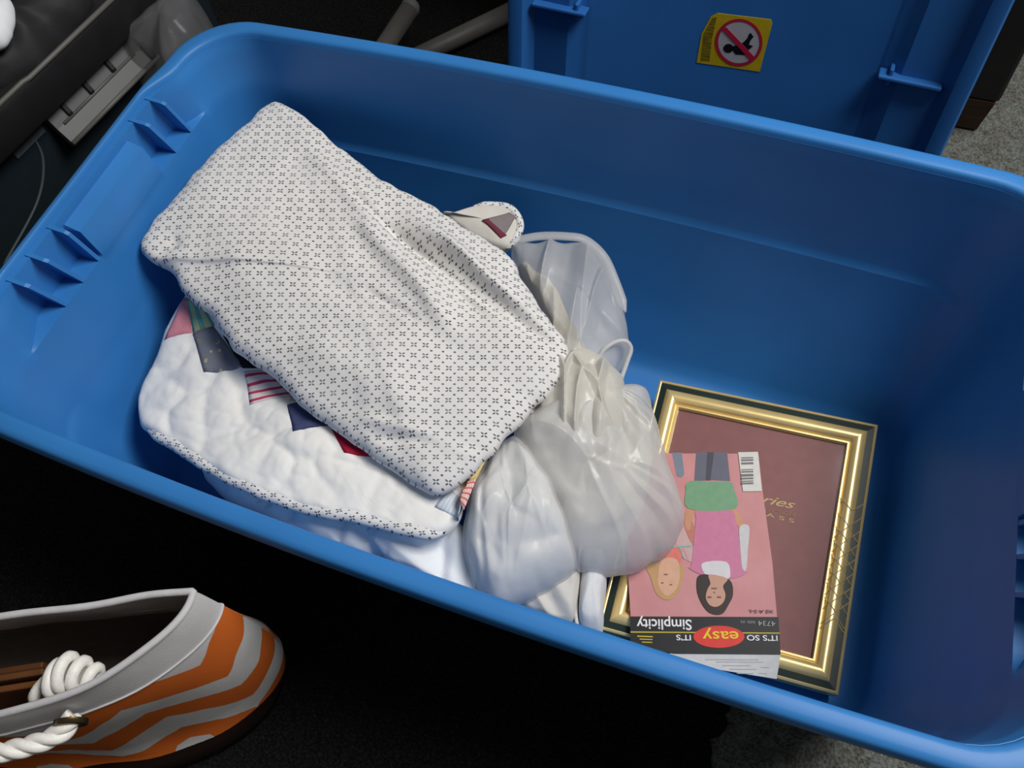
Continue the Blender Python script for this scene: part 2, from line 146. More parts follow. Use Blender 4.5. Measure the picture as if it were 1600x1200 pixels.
def cat_rom(P, per, closed=False):
    P = [Vector(p) for p in P]; out = []; N = len(P)
    for i in range(N if closed else N-1):
        g = (lambda k: P[k % N]) if closed else (lambda k: P[max(0, min(N-1, k))])
        p0, p1, p2, p3 = g(i-1), g(i), g(i+1), g(i+2)
        for k in range(per):
            t = k/per
            out.append(0.5*((2*p1) + (p2-p0)*t + (2*p0-5*p1+4*p2-p3)*t*t + (3*p1-p0-3*p2+p3)*t**3))
    if not closed: out.append(P[-1])
    return out
def resample(P, n, closed=False):
    Q = list(P) + ([P[0]] if closed else [])
    L = [0.0]
    for a, b in zip(Q, Q[1:]): L.append(L[-1] + (b-a).length)
    out = []; j = 0
    for i in range(n):
        d = L[-1]*i/(n if closed else n-1)
        while j < len(L)-2 and L[j+1] < d: j += 1
        u = (d-L[j])/max(1e-9, L[j+1]-L[j]); out.append(Q[j].lerp(Q[j+1], min(1, u)))
    return out
def nz(x, y, s, seed=0.0):
    return noise.noise(Vector((x*s + seed*7.3, y*s - seed*3.1, seed)))
def poly_mesh(pts, z0, z1):
    """flat outline given a real thickness"""
    bm = bmesh.new()
    f = bm.faces.new([bm.verts.new((p[0], p[1], z1)) for p in pts])
    g = bmesh.ops.extrude_face_region(bm, geom=[f])
    bmesh.ops.translate(bm, vec=(0, 0, z0-z1), verts=[e for e in g['geom'] if isinstance(e, bmesh.types.BMVert)])
    bmesh.ops.triangulate(bm, faces=[f_ for f_ in bm.faces if len(f_.verts) > 4])
    return from_bm(bm)
def text_mesh(s, a, b, cap, z, shear=0.0, depth=0.0002, bold=0.0):
    """lettering laid from point a to point b on a local plane"""
    cu = bpy.data.curves.new('t', 'FONT'); cu.body = s; cu.shear = shear; cu.extrude = depth; cu.offset = bold
    ob = bpy.data.objects.new('t', cu); col.objects.link(ob)
    dg = bpy.context.evaluated_depsgraph_get()
    me = bpy.data.meshes.new_from_object(ob.evaluated_get(dg))
    bpy.data.objects.remove(ob); bpy.data.curves.remove(cu)
    xs = [v.co.x for v in me.vertices]; x0, x1 = min(xs), max(xs)
    a = Vector(a); b = Vector(b); d = b-a; L = d.length; d = d/L; n = Vector((-d.y, d.x))
    sx = L/(x1-x0); sy = cap/0.70
    for v in me.vertices:
        u = (v.co.x-x0)*sx; q = v.co.y*sy
        p = a + d*u + n*q
        v.co = (p.x, p.y, z + (depth if v.co.z > 0 else -depth))
    me.materials.clear()
    return me

# ------------------------------------------------------------------ materials
def mat(name, base=(0.5, 0.5, 0.5), rough=0.6, spec=0.4, metal=0.0, **kw):
    m = bpy.data.materials.new(name); m.use_nodes = True
    b = m.node_tree.nodes['Principled BSDF']
    b.inputs['Base Color'].default_value = (*base, 1)
    b.inputs['Roughness'].default_value = rough
    b.inputs['Specular IOR Level'].default_value = spec
    b.inputs['Metallic'].default_value = metal
    for k, v in kw.items(): b.inputs[k.replace('_', ' ')].default_value = v
    return m
class NT:
    def __init__(s, m): s.t = m.node_tree; s.b = s.t.nodes['Principled BSDF']
    def n(s, ty, **kw):
        d = s.t.nodes.new(ty)
        for k, v in kw.items(): setattr(d, k, v)
        return d
    def l(s, a, b): s.t.links.new(a, b)
    def math(s, op, a, b=None, c=None):
        d = s.n('ShaderNodeMath', operation=op)
        for i, x in enumerate((a, b, c)):
            if x is None: continue
            if isinstance(x, (int, float)): d.inputs[i].default_value = x
            else: s.l(x, d.inputs[i])
        return d.outputs[0]
    def noise(s, scale, detail=3, vec=None, rough=0.5):
        d = s.n('ShaderNodeTexNoise'); d.inputs['Scale'].default_value = scale; d.inputs['Detail'].default_value = detail
        d.inputs['Roughness'].default_value = rough
        s.l(vec if vec is not None else s.coord('Object'), d.inputs['Vector']); return d.outputs[0]
    def coord(s, k='Object'):
        return s.n('ShaderNodeTexCoord').outputs[k]
    def ramp(s, x, stops, interp='LINEAR'):
        d = s.n('ShaderNodeValToRGB'); d.color_ramp.interpolation = interp
        e = d.color_ramp.elements
        while len(e) < len(stops): e.new(0.5)
        for i, (p, c) in enumerate(stops): e[i].position = p; e[i].color = (*c, 1)
        s.l(x, d.inputs[0]); return d.outputs[0]
    def mix(s, f, a, b):
        d = s.n('ShaderNodeMix', data_type='RGBA')
        if isinstance(f, (int, float)): d.inputs[0].default_value = f
        else: s.l(f, d.inputs[0])
        for i, x in ((6, a), (7, b)):
            if isinstance(x, tuple): d.inputs[i].default_value = (*x, 1)
            else: s.l(x, d.inputs[i])
        return d.outputs[2]
    def bump(s, h, strength=0.3, dist=0.002):
        d = s.n('ShaderNodeBump'); d.inputs['Strength'].default_value = strength; d.inputs['Distance'].default_value = dist
        s.l(h, d.inputs['Height']); s.l(d.outputs[0], s.b.inputs['Normal'])
    def color(s, c): s.l(c, s.b.inputs['Base Color'])
def grain(m, scale, amt, bump=0.0, dist=0.001, detail=3):
    """slight tone variation and grain on a plain colour"""
    t = NT(m); c = tuple(t.b.inputs['Base Color'].default_value)[:3]
    x = t.noise(scale, detail)
    t.color(t.ramp(x, [(0.3, tuple(v*(1-amt) for v in c)), (0.7, tuple(min(1, v*(1+amt)) for v in c))]))
    if bump: t.bump(t.noise(scale*2.0, 2), bump, dist)
    return m

M_blue = grain(mat('blue_plastic', (0.030, 0.180, 0.485), 0.46, 0.32), 9, 0.06, 0.12, 0.0006)
M_blue_lid = grain(mat('blue_lid_plastic', (0.024, 0.135, 0.42), 0.42, 0.36), 9, 0.06, 0.12, 0.0006)

def print_cloth(name, pitch, base, ink, rot=0.0):
    """small four-stroke motifs in rows with one dot between four of them"""
    m = mat(name, base, 0.9, 0.15); t = NT(m)
    mp = t.n('ShaderNodeMapping'); mp.inputs['Rotation'].default_value = (0, 0, rot)
    mp.inputs['Scale'].default_value = (1/pitch, 1/pitch, 1)
    t.l(t.coord('UV'), mp.inputs['Vector'])
    sp = t.n('ShaderNodeSeparateXYZ'); t.l(mp.outputs[0], sp.inputs[0])
    u, v = sp.outputs[0], sp.outputs[1]
    def cell(a, off): return t.math('SUBTRACT', t.math('FRACT', t.math('ADD', a, off)), 0.5)
    cu, cv = cell(u, 0.0), cell(v, 0.0)
    au, av = t.math('ABSOLUTE', cu), t.math('ABSOLUTE', cv)
    # four short slanted strokes around the cell centre
    du = t.math('SUBTRACT', au, 0.145); dv = t.math('SUBTRACT', av, 0.125)
    sl = t.math('SUBTRACT', du, t.math('MULTIPLY', dv, 0.7))
    e1 = t.math('ADD', t.math('POWER', t.math('DIVIDE', sl, 0.105), 2), t.math('POWER', t.math('DIVIDE', dv, 0.088), 2))
    m1 = t.math('LESS_THAN', e1, 1.0)
    eu, ev = cell(u, 0.5), cell(v, 0.5)
    e2 = t.math('ADD', t.math('POWER', t.math('DIVIDE', eu, 0.12), 2), t.math('POWER', t.math('DIVIDE', ev, 0.085), 2))
    m2 = t.math('LESS_THAN', e2, 1.0)
    f = t.math('MAXIMUM', m1, m2)
    worn = t.math('MULTIPLY', f, t.math('ADD', 0.55, t.math('MULTIPLY', t.noise(35, 3), 0.7)))
    tone = t.ramp(t.noise(14, 4), [(0.3, tuple(c*0.93 for c in base)), (0.7, base)])
    t.color(t.mix(t.n('ShaderNodeClamp').outputs[0] if False else worn, tone, ink))
    t.bump(t.noise(900, 2), 0.15, 0.0004)
    return m
M_print = print_cloth('printed_cotton', 0.0124, (0.70, 0.685, 0.665), (0.10, 0.10, 0.115), R(-21))
M_bind = print_cloth('printed_binding', 0.012, (0.72, 0.71, 0.70), (0.05, 0.055, 0.075), R(20))

def puffy(name, base, scale=40, strength=0.5, rough=0.9):
    m = mat(name, base, rough, 0.15, Sheen_Weight=0.15); t = NT(m)
    t.color(t.ramp(t.noise(scale*0.4, 4), [(0.25, tuple(c*0.93 for c in base)), (0.75, base)]))
    a = t.noise(scale, 2, rough=0.5); b = t.noise(700, 2)
    t.bump(t.math('ADD', a, t.math('MULTIPLY', b, 0.02)), strength, 0.006)
    return m
M_front = puffy('white_quilted_cotton', (0.81, 0.795, 0.76), 38, 0.3)
M_white = puffy('white_cotton', (0.77, 0.79, 0.815), 22, 0.25)
M_batt = puffy('white_batting', (0.78, 0.775, 0.77), 28, 0.45)
M_cream = puffy('cream_cloth', (0.70, 0.655, 0.56), 30, 0.3)
M_beige = puffy('beige_cloth', (0.60, 0.57, 0.52), 40, 0.3)
M_greycloth = puffy('pale_grey_cloth', (0.66, 0.66, 0.66), 40, 0.3)

def film(name, color, opac, rough=0.3):
    m = mat(name, color, rough, 0.5); t = NT(m)
    o = [n for n in t.t.nodes if n.type == 'OUTPUT_MATERIAL'][0]
    tr = t.n('ShaderNodeBsdfTransparent'); tl = t.n('ShaderNodeBsdfTranslucent')
    tl.inputs[0].default_value = (*color, 1)
    mx = t.n('ShaderNodeMixShader'); mx.inputs[0].default_value = 0.35
    t.l(t.b.outputs[0], mx.inputs[1]); t.l(tl.outputs[0], mx.inputs[2])
    m2 = t.n('ShaderNodeMixShader')
    x = t.noise(26, 4)
    f = t.math('ADD', opac-0.10, t.math('MULTIPLY', x, 0.2))
    t.l(f, m2.inputs[0]); t.l(tr.outputs[0], m2.inputs[1]); t.l(mx.outputs[0], m2.inputs[2])
    t.l(m2.outputs[0], o.inputs[0])
    t.bump(t.noise(45, 4), 0.3, 0.003)
    return m
M_film = film('translucent_white_film', (0.80, 0.795, 0.775), 0.68)
M_film2 = film('sheer_film', (0.76, 0.76, 0.75), 0.48)
M_film4 = film('cream_white_film', (0.80, 0.775, 0.71), 0.75)
M_film3 = film('clear_bag_film', (0.26, 0.26, 0.275), 0.42)

def fabric(name, base, scale=60, amt=0.12, rough=0.9):
    return grain(mat(name, base, rough, 0.15), scale, amt, 0.3, 0.001)
def stripes(name, base, ink, count, axis=1, width=0.4, second=None):
    m = mat(name, base, 0.9, 0.15); t = NT(m)
    sp = t.n('ShaderNodeSeparateXYZ'); t.l(t.coord('UV'), sp.inputs[0])
    def band(ax):
        v = t.math('FRACT', t.math('MULTIPLY', sp.outputs[ax], count))
        return t.math('LESS_THAN', t.math('ABSOLUTE', t.math('SUBTRACT', v, 0.5)), width/2)
    f = band(axis)
    c = t.mix(f, base, ink)
    if second is not None:
        c = t.mix(t.math('MULTIPLY', band(1-axis), 0.75), c, second)
    t.color(c); t.bump(t.noise(300, 2), 0.2, 0.0006)
    return m
def floral(name, base, spots):
    m = mat(name, base, 0.9, 0.15); t = NT(m)
    vo = t.n('ShaderNodeTexVoronoi'); vo.inputs['Scale'].default_value = 90; t.l(t.coord('Object'), vo.inputs['Vector'])
    f = t.math('LESS_THAN', vo.outputs['Distance'], 0.26)
    t.color(t.mix(f, base, t.mix(t.math('GREATER_THAN', t.noise(160, 1), 0.5), spots[0], spots[1])))
    return m
PATCH_MAT = {
    'pink': fabric('pink_patch', (0.66, 0.25, 0.30)),
    'green_plaid': stripes('green_plaid_patch', (0.20, 0.34, 0.27), (0.10, 0.42, 0.33), 2.0, 1, 0.5, (0.55, 0.55, 0.26)),
    'grey_floral': floral('grey_floral_patch', (0.17, 0.18, 0.22), ((0.45, 0.36, 0.22), (0.20, 0.22, 0.12))),
    'black': fabric('black_patch', (0.012, 0.012, 0.014)),
    'red_stripe': stripes('red_stripe_patch', (0.68, 0.60, 0.60), (0.48, 0.05, 0.11), 4.0, 1, 0.34),
    'peach': fabric('peach_patch', (0.60, 0.42, 0.32)),
    'navy': fabric('navy_patch', (0.055, 0.065, 0.15)),
    'red': fabric('red_patch', (0.38, 0.012, 0.04)),
    'rose': fabric('rose_patch', (0.50, 0.08, 0.15)),
    'blue_gingham': stripes('blue_gingham_patch', (0.60, 0.64, 0.68), (0.46, 0.51, 0.58), 7.0, 1, 0.4, (0.50, 0.55, 0.62)),
    'yellow': fabric('yellow_patch', (0.62, 0.47, 0.21)),
    'red_check': stripes('red_check_patch', (0.72, 0.58, 0.52), (0.58, 0.09, 0.10), 5.0, 1, 0.3, (0.60, 0.15, 0.14)),
    'taupe': fabric('taupe_patch', (0.20, 0.175, 0.175)),
    'maroon': fabric('maroon_patch', (0.14, 0.03, 0.05)),
}
M_gold = grain(mat('gold_metal', (0.86, 0.65, 0.28), 0.30, 0.5, 0.5), 30, 0.08)
M_gold_line = mat('bright_gold', (0.86, 0.68, 0.32), 0.22, 0.5, 0.6)
M_greenband = grain(mat('dark_green_enamel', (0.010, 0.022, 0.019), 0.38, 0.3), 25, 0.15)
M_mat = grain(mat('maroon_insert', (0.22, 0.085, 0.085), 0.55, 0.35), 60, 0.06)
M_black = grain(mat('black_plastic', (0.012, 0.012, 0.013), 0.45, 0.4), 20, 0.2, 0.1)
M_black_cloth = fabric('black_cloth', (0.010, 0.010, 0.011), 30, 0.3)
M_grey = grain(mat('grey_plastic', (0.12, 0.124, 0.124), 0.42, 0.4), 15, 0.06)
M_steel = grain(mat('dull_grey_metal', (0.105, 0.10, 0.092), 0.5, 0.4), 25, 0.1)
M_dkgrey = grain(mat('dark_grey_plastic', (0.015, 0.015, 0.016), 0.5, 0.4), 20, 0.1)
M_rope = grain(mat('white_rope', (0.80, 0.78, 0.74), 0.5, 0.4), 300, 0.06, 0.3, 0.0006)
M_inside = fabric('canvas_lining', (0.40, 0.35, 0.32), 80, 0.08)
M_hem = fabric('canvas_hem', (0.52, 0.51, 0.53), 80, 0.06)
M_brown = grain(mat('brown_board', (0.13, 0.045, 0.012), 0.6, 0.3), 12, 0.25)
M_brass = grain(mat('aged_brass', (0.14, 0.105, 0.05), 0.35, 0.5, 0.9), 60, 0.25)
def wood(name, a, b):
    m = mat(name, a, 0.5, 0.35); t = NT(m)
    mp = t.n('ShaderNodeMapping'); mp.inputs['Scale'].default_value = (1, 1, 14); t.l(t.coord('Object'), mp.inputs['Vector'])
    t.color(t.ramp(t.noise(9, 5, mp.outputs[0]), [(0.3, a), (0.7, b)])); return m
M_wood = wood('dark_wood', (0.030, 0.014, 0.006), (0.085, 0.040, 0.016))
def flat(name, c, rough=0.55): return grain(mat(name, c, rough, 0.3), 120, 0.05)

# ------------------------------------------------------------------ setting: carpet
def carpet_mat():
    m = mat('speckled_carpet', (0.1, 0.1, 0.09), 0.95, 0.1); t = NT(m)
    a = t.noise(75, 5, rough=0.7); b = t.noise(260, 3, rough=0.6)
    c1 = t.ramp(a, [(0.30, (0.046, 0.043, 0.035)), (0.45, (0.098, 0.098, 0.081)), (0.56, (0.150, 0.173, 0.167)), (0.70, (0.207, 0.201, 0.173))])
    t.color(t.mix(0.5, c1, t.ramp(b, [(0.35, (0.034, 0.032, 0.027)), (0.65, (0.230, 0.230, 0.207))])))
    t.bump(t.math('ADD', a, b), 0.9, 0.006)
    return m
M_carpet = carpet_mat()
def carpet():
    N = 130; V = []; F = []
    for j in range(N+1):
        for i in range(N+1):
            x = -2.2 + 4.4*i/N; y = -1.7 + 3.8*j/N
            V.append((x, y, GROUND - 0.004 + 0.003*nz(x, y, 22, 1)))
    for j in range(N):
        for i in range(N):
            a = j*(N+1)+i; F.append((a, a+1, a+N+2, a+N+1))
    o = obj('floor', mesh(V, F), M_carpet, smooth=True)
    tag(o, 'grey green speckled pile carpet under everything', None, None, 'structure')
carpet()
def shade_sheet():  # dark sheet added over the carpet to deepen the shade left of the bin
    m = mat('shade_sheet_pile', (0.01, 0.01, 0.01), 0.95, 0.08); t = NT(m)
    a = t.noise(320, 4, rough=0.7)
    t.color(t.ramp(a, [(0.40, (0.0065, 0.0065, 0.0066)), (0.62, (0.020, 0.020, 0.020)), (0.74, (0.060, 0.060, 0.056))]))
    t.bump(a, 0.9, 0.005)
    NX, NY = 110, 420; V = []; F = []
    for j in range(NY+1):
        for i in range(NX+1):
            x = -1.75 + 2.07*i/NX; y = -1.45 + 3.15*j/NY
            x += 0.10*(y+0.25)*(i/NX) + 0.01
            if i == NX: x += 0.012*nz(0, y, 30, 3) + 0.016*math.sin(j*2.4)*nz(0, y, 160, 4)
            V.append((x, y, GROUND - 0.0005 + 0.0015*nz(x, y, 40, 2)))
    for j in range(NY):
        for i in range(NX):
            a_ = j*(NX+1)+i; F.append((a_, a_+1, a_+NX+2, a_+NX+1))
    o = obj('shade_sheet', mesh(V, F), m, smooth=True)
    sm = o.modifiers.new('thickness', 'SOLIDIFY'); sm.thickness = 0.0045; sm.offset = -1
    tag(o, 'large black speckled sheet added to deepen the shaded floor under the left of the bin', 'shade_sheet')
shade_sheet()

# ------------------------------------------------------------------ blue storage bin
YC = 0.19
BLOCK_Y, BLOCK_H = 0.0155, 0.064
def sstep(a, b, x):
    t = max(0.0, min(1.0, (x-a)/(b-a))); return t*t*(3-2*t)
def end_bump(y): return 1.0 - sstep(0.13, 0.188, abs(y))
_yc = sorted(set([round(-YC + 2*YC*i/56, 5) for i in range(57)] +
                 [round(BLOCK_Y + s*BLOCK_H + d, 5) for s in (-1, 1) for d in (-0.0012, 0.0012)]))
def ring(hx, hy, bow, z, off):
    """rounded rectangle with bowed long sides; off(y) pushes the two short ends outwards"""
    r = max(0.03, 0.066 - (0.256-hy)*0.45); YC = hy - r; P = []
    ncor, nlong = 10, 44
    for y in _yc: P.append((hx + off(y), y*YC/0.19))
    for k in range(1, ncor): a = math.pi/2*k/ncor; P.append((hx-r+r*math.cos(a), YC+r*math.sin(a)))
    for k in range(nlong+1): P.append(((hx-r)*(1-2*k/nlong), hy))
    for k in range(1, ncor): a = math.pi/2*(1+k/ncor); P.append((-hx+r+r*math.cos(a), YC+r*math.sin(a)))
    for y in reversed(_yc): P.append((-hx - off(y), y*YC/0.19))
    for k in range(1, ncor): a = math.pi*(1+k/ncor/2); P.append((-hx+r+r*math.cos(a), -YC+r*math.sin(a)))
    for k in range(nlong+1): P.append((-(hx-r)*(1-2*k/nlong), -hy))
    for k in range(1, ncor): a = math.pi*1.5+math.pi/2*k/ncor; P.append((hx-r+r*math.cos(a), -YC+r*math.sin(a)))
    out = []
    for x, y in P:
        s = max(0.0, min(1.0, (abs(y)-YC)/r)) if r > 1e-6 else 1.0
        x0 = x; x = x*1.108 + 0.018*(-y/0.27)*(x/0.46) if x > 0 else x
        y2 = y + math.copysign(bow*s*max(0, 1-(x0/hx)**2), y)
        if y2 > 0 and z < 0.12: y2 -= 0.026*(1-max(z, 0)/0.12)*min(1, y2/0.15)   # the far wall slopes in more at its foot
        out.append((x, y2, z))
    return out
def loft(rings, cap0=False, cap1=False):
    V = [p for r_ in rings for p in r_]; n = len(rings[0]); F = []
    for i in range(len(rings)-1):
        for k in range(n):
            F.append((i*n+k, i*n+(k+1) % n, (i+1)*n+(k+1) % n, (i+1)*n+k))
    if cap0: F.append(tuple(range(n))[::-1])
    if cap1: F.append(tuple((len(rings)-1)*n+k for k in range(n)))
    return mesh(V, F)
def sharp(me, a=32):
    for p in me.polygons: p.use_smooth = True
    me.set_sharp_from_angle(angle=R(a)); return me
def pocket(z, hxz):
    def f(y):
        if z < 0.2975: return 0.0
        d = (0.470 - hxz)*end_bump(y)
        if abs(y-BLOCK_Y) < BLOCK_H:
            if z < 0.337: return -0.001
            if z < 0.341: return 0.003
        return d
    return f
bin_ = thing('storage_bin', 'large open blue plastic storage bin holding quilts and a gold frame', 'storage bin', (0, 0, GROUND))
def zoff(rings): return [[(x, y, z-GROUND) for x, y, z in r_] for r_ in rings]
def build_bin():
    inner = [(0.0, .385, .178, .002), (.0005, .394, .186, .002), (.006, .402, .193, .003), (.02, .409, .1995, .004), (.10, .424, .2195, .008),
             (.19, .4395, .2400, .012), (.202, .4410, .2425, .0122), (.2055, .4414, .2462, .0125), (.212, .4418, .2482, .0127), (.25, .4440, .2508, .0135),
             (.285, .4462, .2530, .014), (.2965, .4468, .2535, .0145), (.2985, .4472, .2536, .0145), (.318, .4505, .2545, .0147), (.3365, .4535, .2552, .0148),
             (.3375, .4537, .2552, .0148), (.3425, .4550, .2555, .0149), (.347, .4570, .2558, .015), (.352, .459, .256, .015)]
    outer = [(.352, .462, .2590, .015), (.30, .455, .2570, .0148), (.20, .4455, .2480, .0125), (.10, .428, .2235, .008), (.02, .413, .2035, .004), (GROUND+.006, .408, .198, .003), (GROUND, .400, .190, .002)]
    rs = [ring(hx, hy, b, z, pocket(z, hx)) for z, hx, hy, b in inner]
    ro = [ring(hx, hy, b, z, (lambda y, z=z: (0.017 if z > .29 else 0.0)*end_bump(y))) for z, hx, hy, b in outer]
    obj('body', sharp(loft(zoff(rs + ro), True, True)), M_blue, bin_)
    prof = [(.351, .4592, .2562, .015, 1.0), (.3568, .4600, .2570, .015, 1.0), (.3592, .4618, .2588, .015, .95), (.3600, .4650, .2620, .015, .8), (.3600, .4735, .2690, .0155, .45),
            (.3590, .4775, .2728, .0157, .4), (.3565, .4797, .2748, .0157, .4), (.352, .4806, .2757, .0157, .4), (.3440, .4808, .2760, .0157, .4), (.3425, .4800, .2752, .0157, .4),
            (.3435, .4785, .2738, .0157, .4), (.349, .4770, .2722, .0155, .4), (.350, .4630, .2600, .015, .9)]
    rr = [ring(hx, hy, b, z, (lambda y, k=k: 0.017*k*end_bump(y))) for z, hx, hy, b, k in prof]
    obj('rim', sharp(loft(zoff(rr + [rr[0]])), 50), M_blue, bin_)
    # webs in the hand-hold pockets of both ends
    for s in (-1, 1):
        for yt, yb in ((0.135, 0.147), (0.100, 0.113), (-0.060, -0.053), (-0.098, -0.083), (-0.131, -0.116)):
            t = 0.0022; V = []
            for dy in (-t, t):
                for x, z, f in ((.4466, .2978, 1), (.4472, .3005, .95), (.4515, .3480, .1), (.4545, .3515, 0), (.4760, .3535, 0), (.4720, .2978, 1)):
                    yy = yt+(yb-yt)*f+dy
                    V.append((s*x if s < 0 else x*1.108 + 0.018*(-yy/0.27)*(x/0.46), yy, z-GROUND))
            F = [(0, 1, 2, 3, 4, 5), (11, 10, 9, 8, 7, 6)] + [(i, (i+1) % 6, 6+(i+1) % 6, 6+i) for i in range(6)]
            bm = bmesh.new(); bm.from_mesh(mesh(V, F)); obj('web', from_bm(bm), M_blue, bin_)
build_bin()

# ------------------------------------------------------------------ lid standing behind the bin
lid = thing('bin_lid', 'blue plastic bin lid standing on end behind the bin, with a yellow sticker', 'lid', LIDLOC, LIDROT)
def build_lid():
    HW, HL = 0.2835, 0.485
    def lr(ins, z):
        r = max(0.012, 0.05-ins*0.4); hx, hy = HW-ins, HL-ins; P = []
        for cx, cy, a0 in ((1, 1, 0), (-1, 1, 90), (-1, -1, 180), (1, -1, 270)):
            for k in range(9):
                a = R(a0 + 90*k/8); P.append((cx*(hx-r)+r*math.cos(a), HL+cy*(hy-r)+r*math.sin(a), z))
        return P
    face = [(0.0, -.004), (0.0, .017), (.003, .021), (.010, .022), (.020, .019), (.028, .006), (.032, .002), (.078, .003), (.090, -.004), (.100, -.009)]
    back = [(.09, -.013), (.035, -.006), (.012, -.006), (0.0, -.004)]
    rings = [lr(*p) for p in face]
    V = [p for r_ in rings for p in r_]; n = 36; F = []
    for i in range(len(rings)-1):
        for k in range(n): F.append((i*n+k, i*n+(k+1) % n, (i+1)*n+(k+1) % n, (i+1)*n+k))
    F.append(tuple((len(rings)-1)*n+k for k in range(n)))
    br = [lr(*p) for p in reversed(back)]; b0 = len(V)
    V += [p for r_ in br for p in r_]
    for i in range(len(br)-1):
        for k in range(n): F.append((b0+i*n+(k+1) % n, b0+i*n+k, b0+(i+1)*n+k, b0+(i+1)*n+(k+1) % n))
    F.append(tuple(b0+(len(br)-1)*n+k for k in range(n))[::-1])
    obj('panel', sharp(mesh(V, F), 28), M_blue_lid, lid)
    for s in (-1, 1):
        for y in (0.278, 0.692):
            bm = bmesh.new()
            add_box(bm, (s*0.217, y, 0.004), (0.072, 0.005, 0.020), None, 0.0015)
            add_box(bm, (s*0.194, y, 0.002), (0.005, 0.022, 0.016), None, 0.0015)
            obj('web', from_bm(bm), M_blue_lid, lid)
    zc = -0.009
    st = obj('warning_sticker', poly_mesh(STK, zc, zc+.0006), flat('sticker_yellow', (0.60, 0.44, 0.012), 0.4), lid, label='yellow warning sticker with a crossed out black figure')
    red = flat('sticker_red', (0.50, 0.02, 0.06), 0.4); wh = flat('sticker_white', (0.50, 0.50, 0.54), 0.4); bk = flat('sticker_black', (0.01, 0.01, 0.012), 0.4)
    olive = mat('sticker_small_print', (0.2, 0.15, 0.01), 0.5); t = NT(olive)
    mp = t.n('ShaderNodeMapping'); mp.inputs['Scale'].default_value = (40, 700, 1); t.l(t.coord('Object'), mp.inputs['Vector'])
    t.color(t.ramp(t.noise(1.0, 2, mp.outputs[0]), [(0.45, (0.13, 0.095, 0.008)), (0.55, (0.36, 0.26, 0.012))]))
    obj('printed_text_block', poly_mesh(STKT, zc+.0004, zc+.0008), olive, st)
    obj('printed_disc', poly_mesh(RINGI, zc+.0004, zc+.0008), wh, st)
    n = len(RING)
    V = [(x, y, zc+.0010) for x, y in RING+RINGI]
    obj('printed_ring', mesh(V, [(i, (i+1) % n, n+(i+1) % n, n+i) for i in range(n)]), red, st)
    obj('printed_figure', poly_mesh(BABY[1], zc+.0007, zc+.0011), bk, st)
    obj('printed_figure', poly_mesh(BABY[0], zc+.0007, zc+.0011), bk, st)
    obj('printed_slash', poly_mesh(SLASH, zc+.0010, zc+.0014), red, st)
build_lid()

# ------------------------------------------------------------------ soft things
WALL = [(0.0, .385, .178), (.006, .402, .193), (.02, .409, .1995), (.10, .424, .2195), (.19, .4395, .2400), (.25, .4440, .2508), (.36, .459, .256)]
def keep_inside(v):
    """soft things in the bin stop at its walls and floor"""
    x, y, z = v
    if abs(x) > 0.5 or abs(y) > 0.3 or z > 0.36: return v
    z = max(z, 0.002)
    for (z0, a0, c0), (z1, a1, c1) in zip(WALL, WALL[1:]):
        if z <= z1:
            t = (z-z0)/(z1-z0); hx = a0+(a1-a0)*t-0.002; hy = c0+(c1-c0)*t-0.002
            return (max(-hx, x), max(-hy, min(hy+0.008, y)), z)
    return v
def pillow(name, P, m, parent=None, center=None, K=34, n=180, bulge=0.02, thick=0.03, roll=0.14, wr=None, edge=0.0, seed=1.0, per=10, cz=None):
    B = resample(cat_rom(P, per, True), n, True)
    if edge:
        c0 = sum(B, Vector())/n
        B = [b + (b-c0).normalized()*edge*nz(b.x, b.y, 45, seed+3) for b in B]
    c = Vector(center) if center else sum(B, Vector())/n
    if cz is not None: c.z = cz
    V = [None]; F = []
    def zz(x, y, z, t):
        s = max(0.0, (t-(1-roll))/roll)
        return z + bulge*(1-t*t) - thick*0.5*(1-math.sqrt(max(0, 1-s*s))) + (wr(x, y, t) if wr else 0.0)*(1-0.6*s)
    V[0] = (c.x, c.y, zz(c.x, c.y, c.z, 0))
    for k in range(1, K+1):
        t = (k/K)**0.8
        for b in B:
            x, y = c.x+(b.x-c.x)*t, c.y+(b.y-c.y)*t
            V.append((x, y, zz(x, y, c.z+(b.z-c.z)*t, t)))
    for tt, dz in ((0.98, 0.72), (0.91, 0.93), (0.72, 1.0)):
        for b in B:
            V.append((c.x+(b.x-c.x)*tt, c.y+(b.y-c.y)*tt, c.z+(b.z-c.z)*tt - thick*dz))
    V.append((c.x, c.y, c.z-thick)); last = len(V)-1
    for j in range(n): F.append((0, 1+j, 1+(j+1) % n))
    tot = K+3
    for k in range(tot-1):
        for j in range(n):
            a = 1+k*n+j; b_ = 1+k*n+(j+1) % n
            F.append((a, a+n, b_+n, b_))
    o0 = 1+(tot-1)*n
    for j in range(n): F.append((last, o0+(j+1) % n, o0+j))
    uv = [(v[0], v[1]) for v in V]
    me = mesh([keep_inside(v) for v in V], F, uvs=uv)
    return obj(name, me, m, parent, smooth=True), B
def bvh_of(o):
    me = o.data
    return BVHTree.FromPolygons([v.co for v in me.vertices], [tuple(p.vertices) for p in me.polygons])
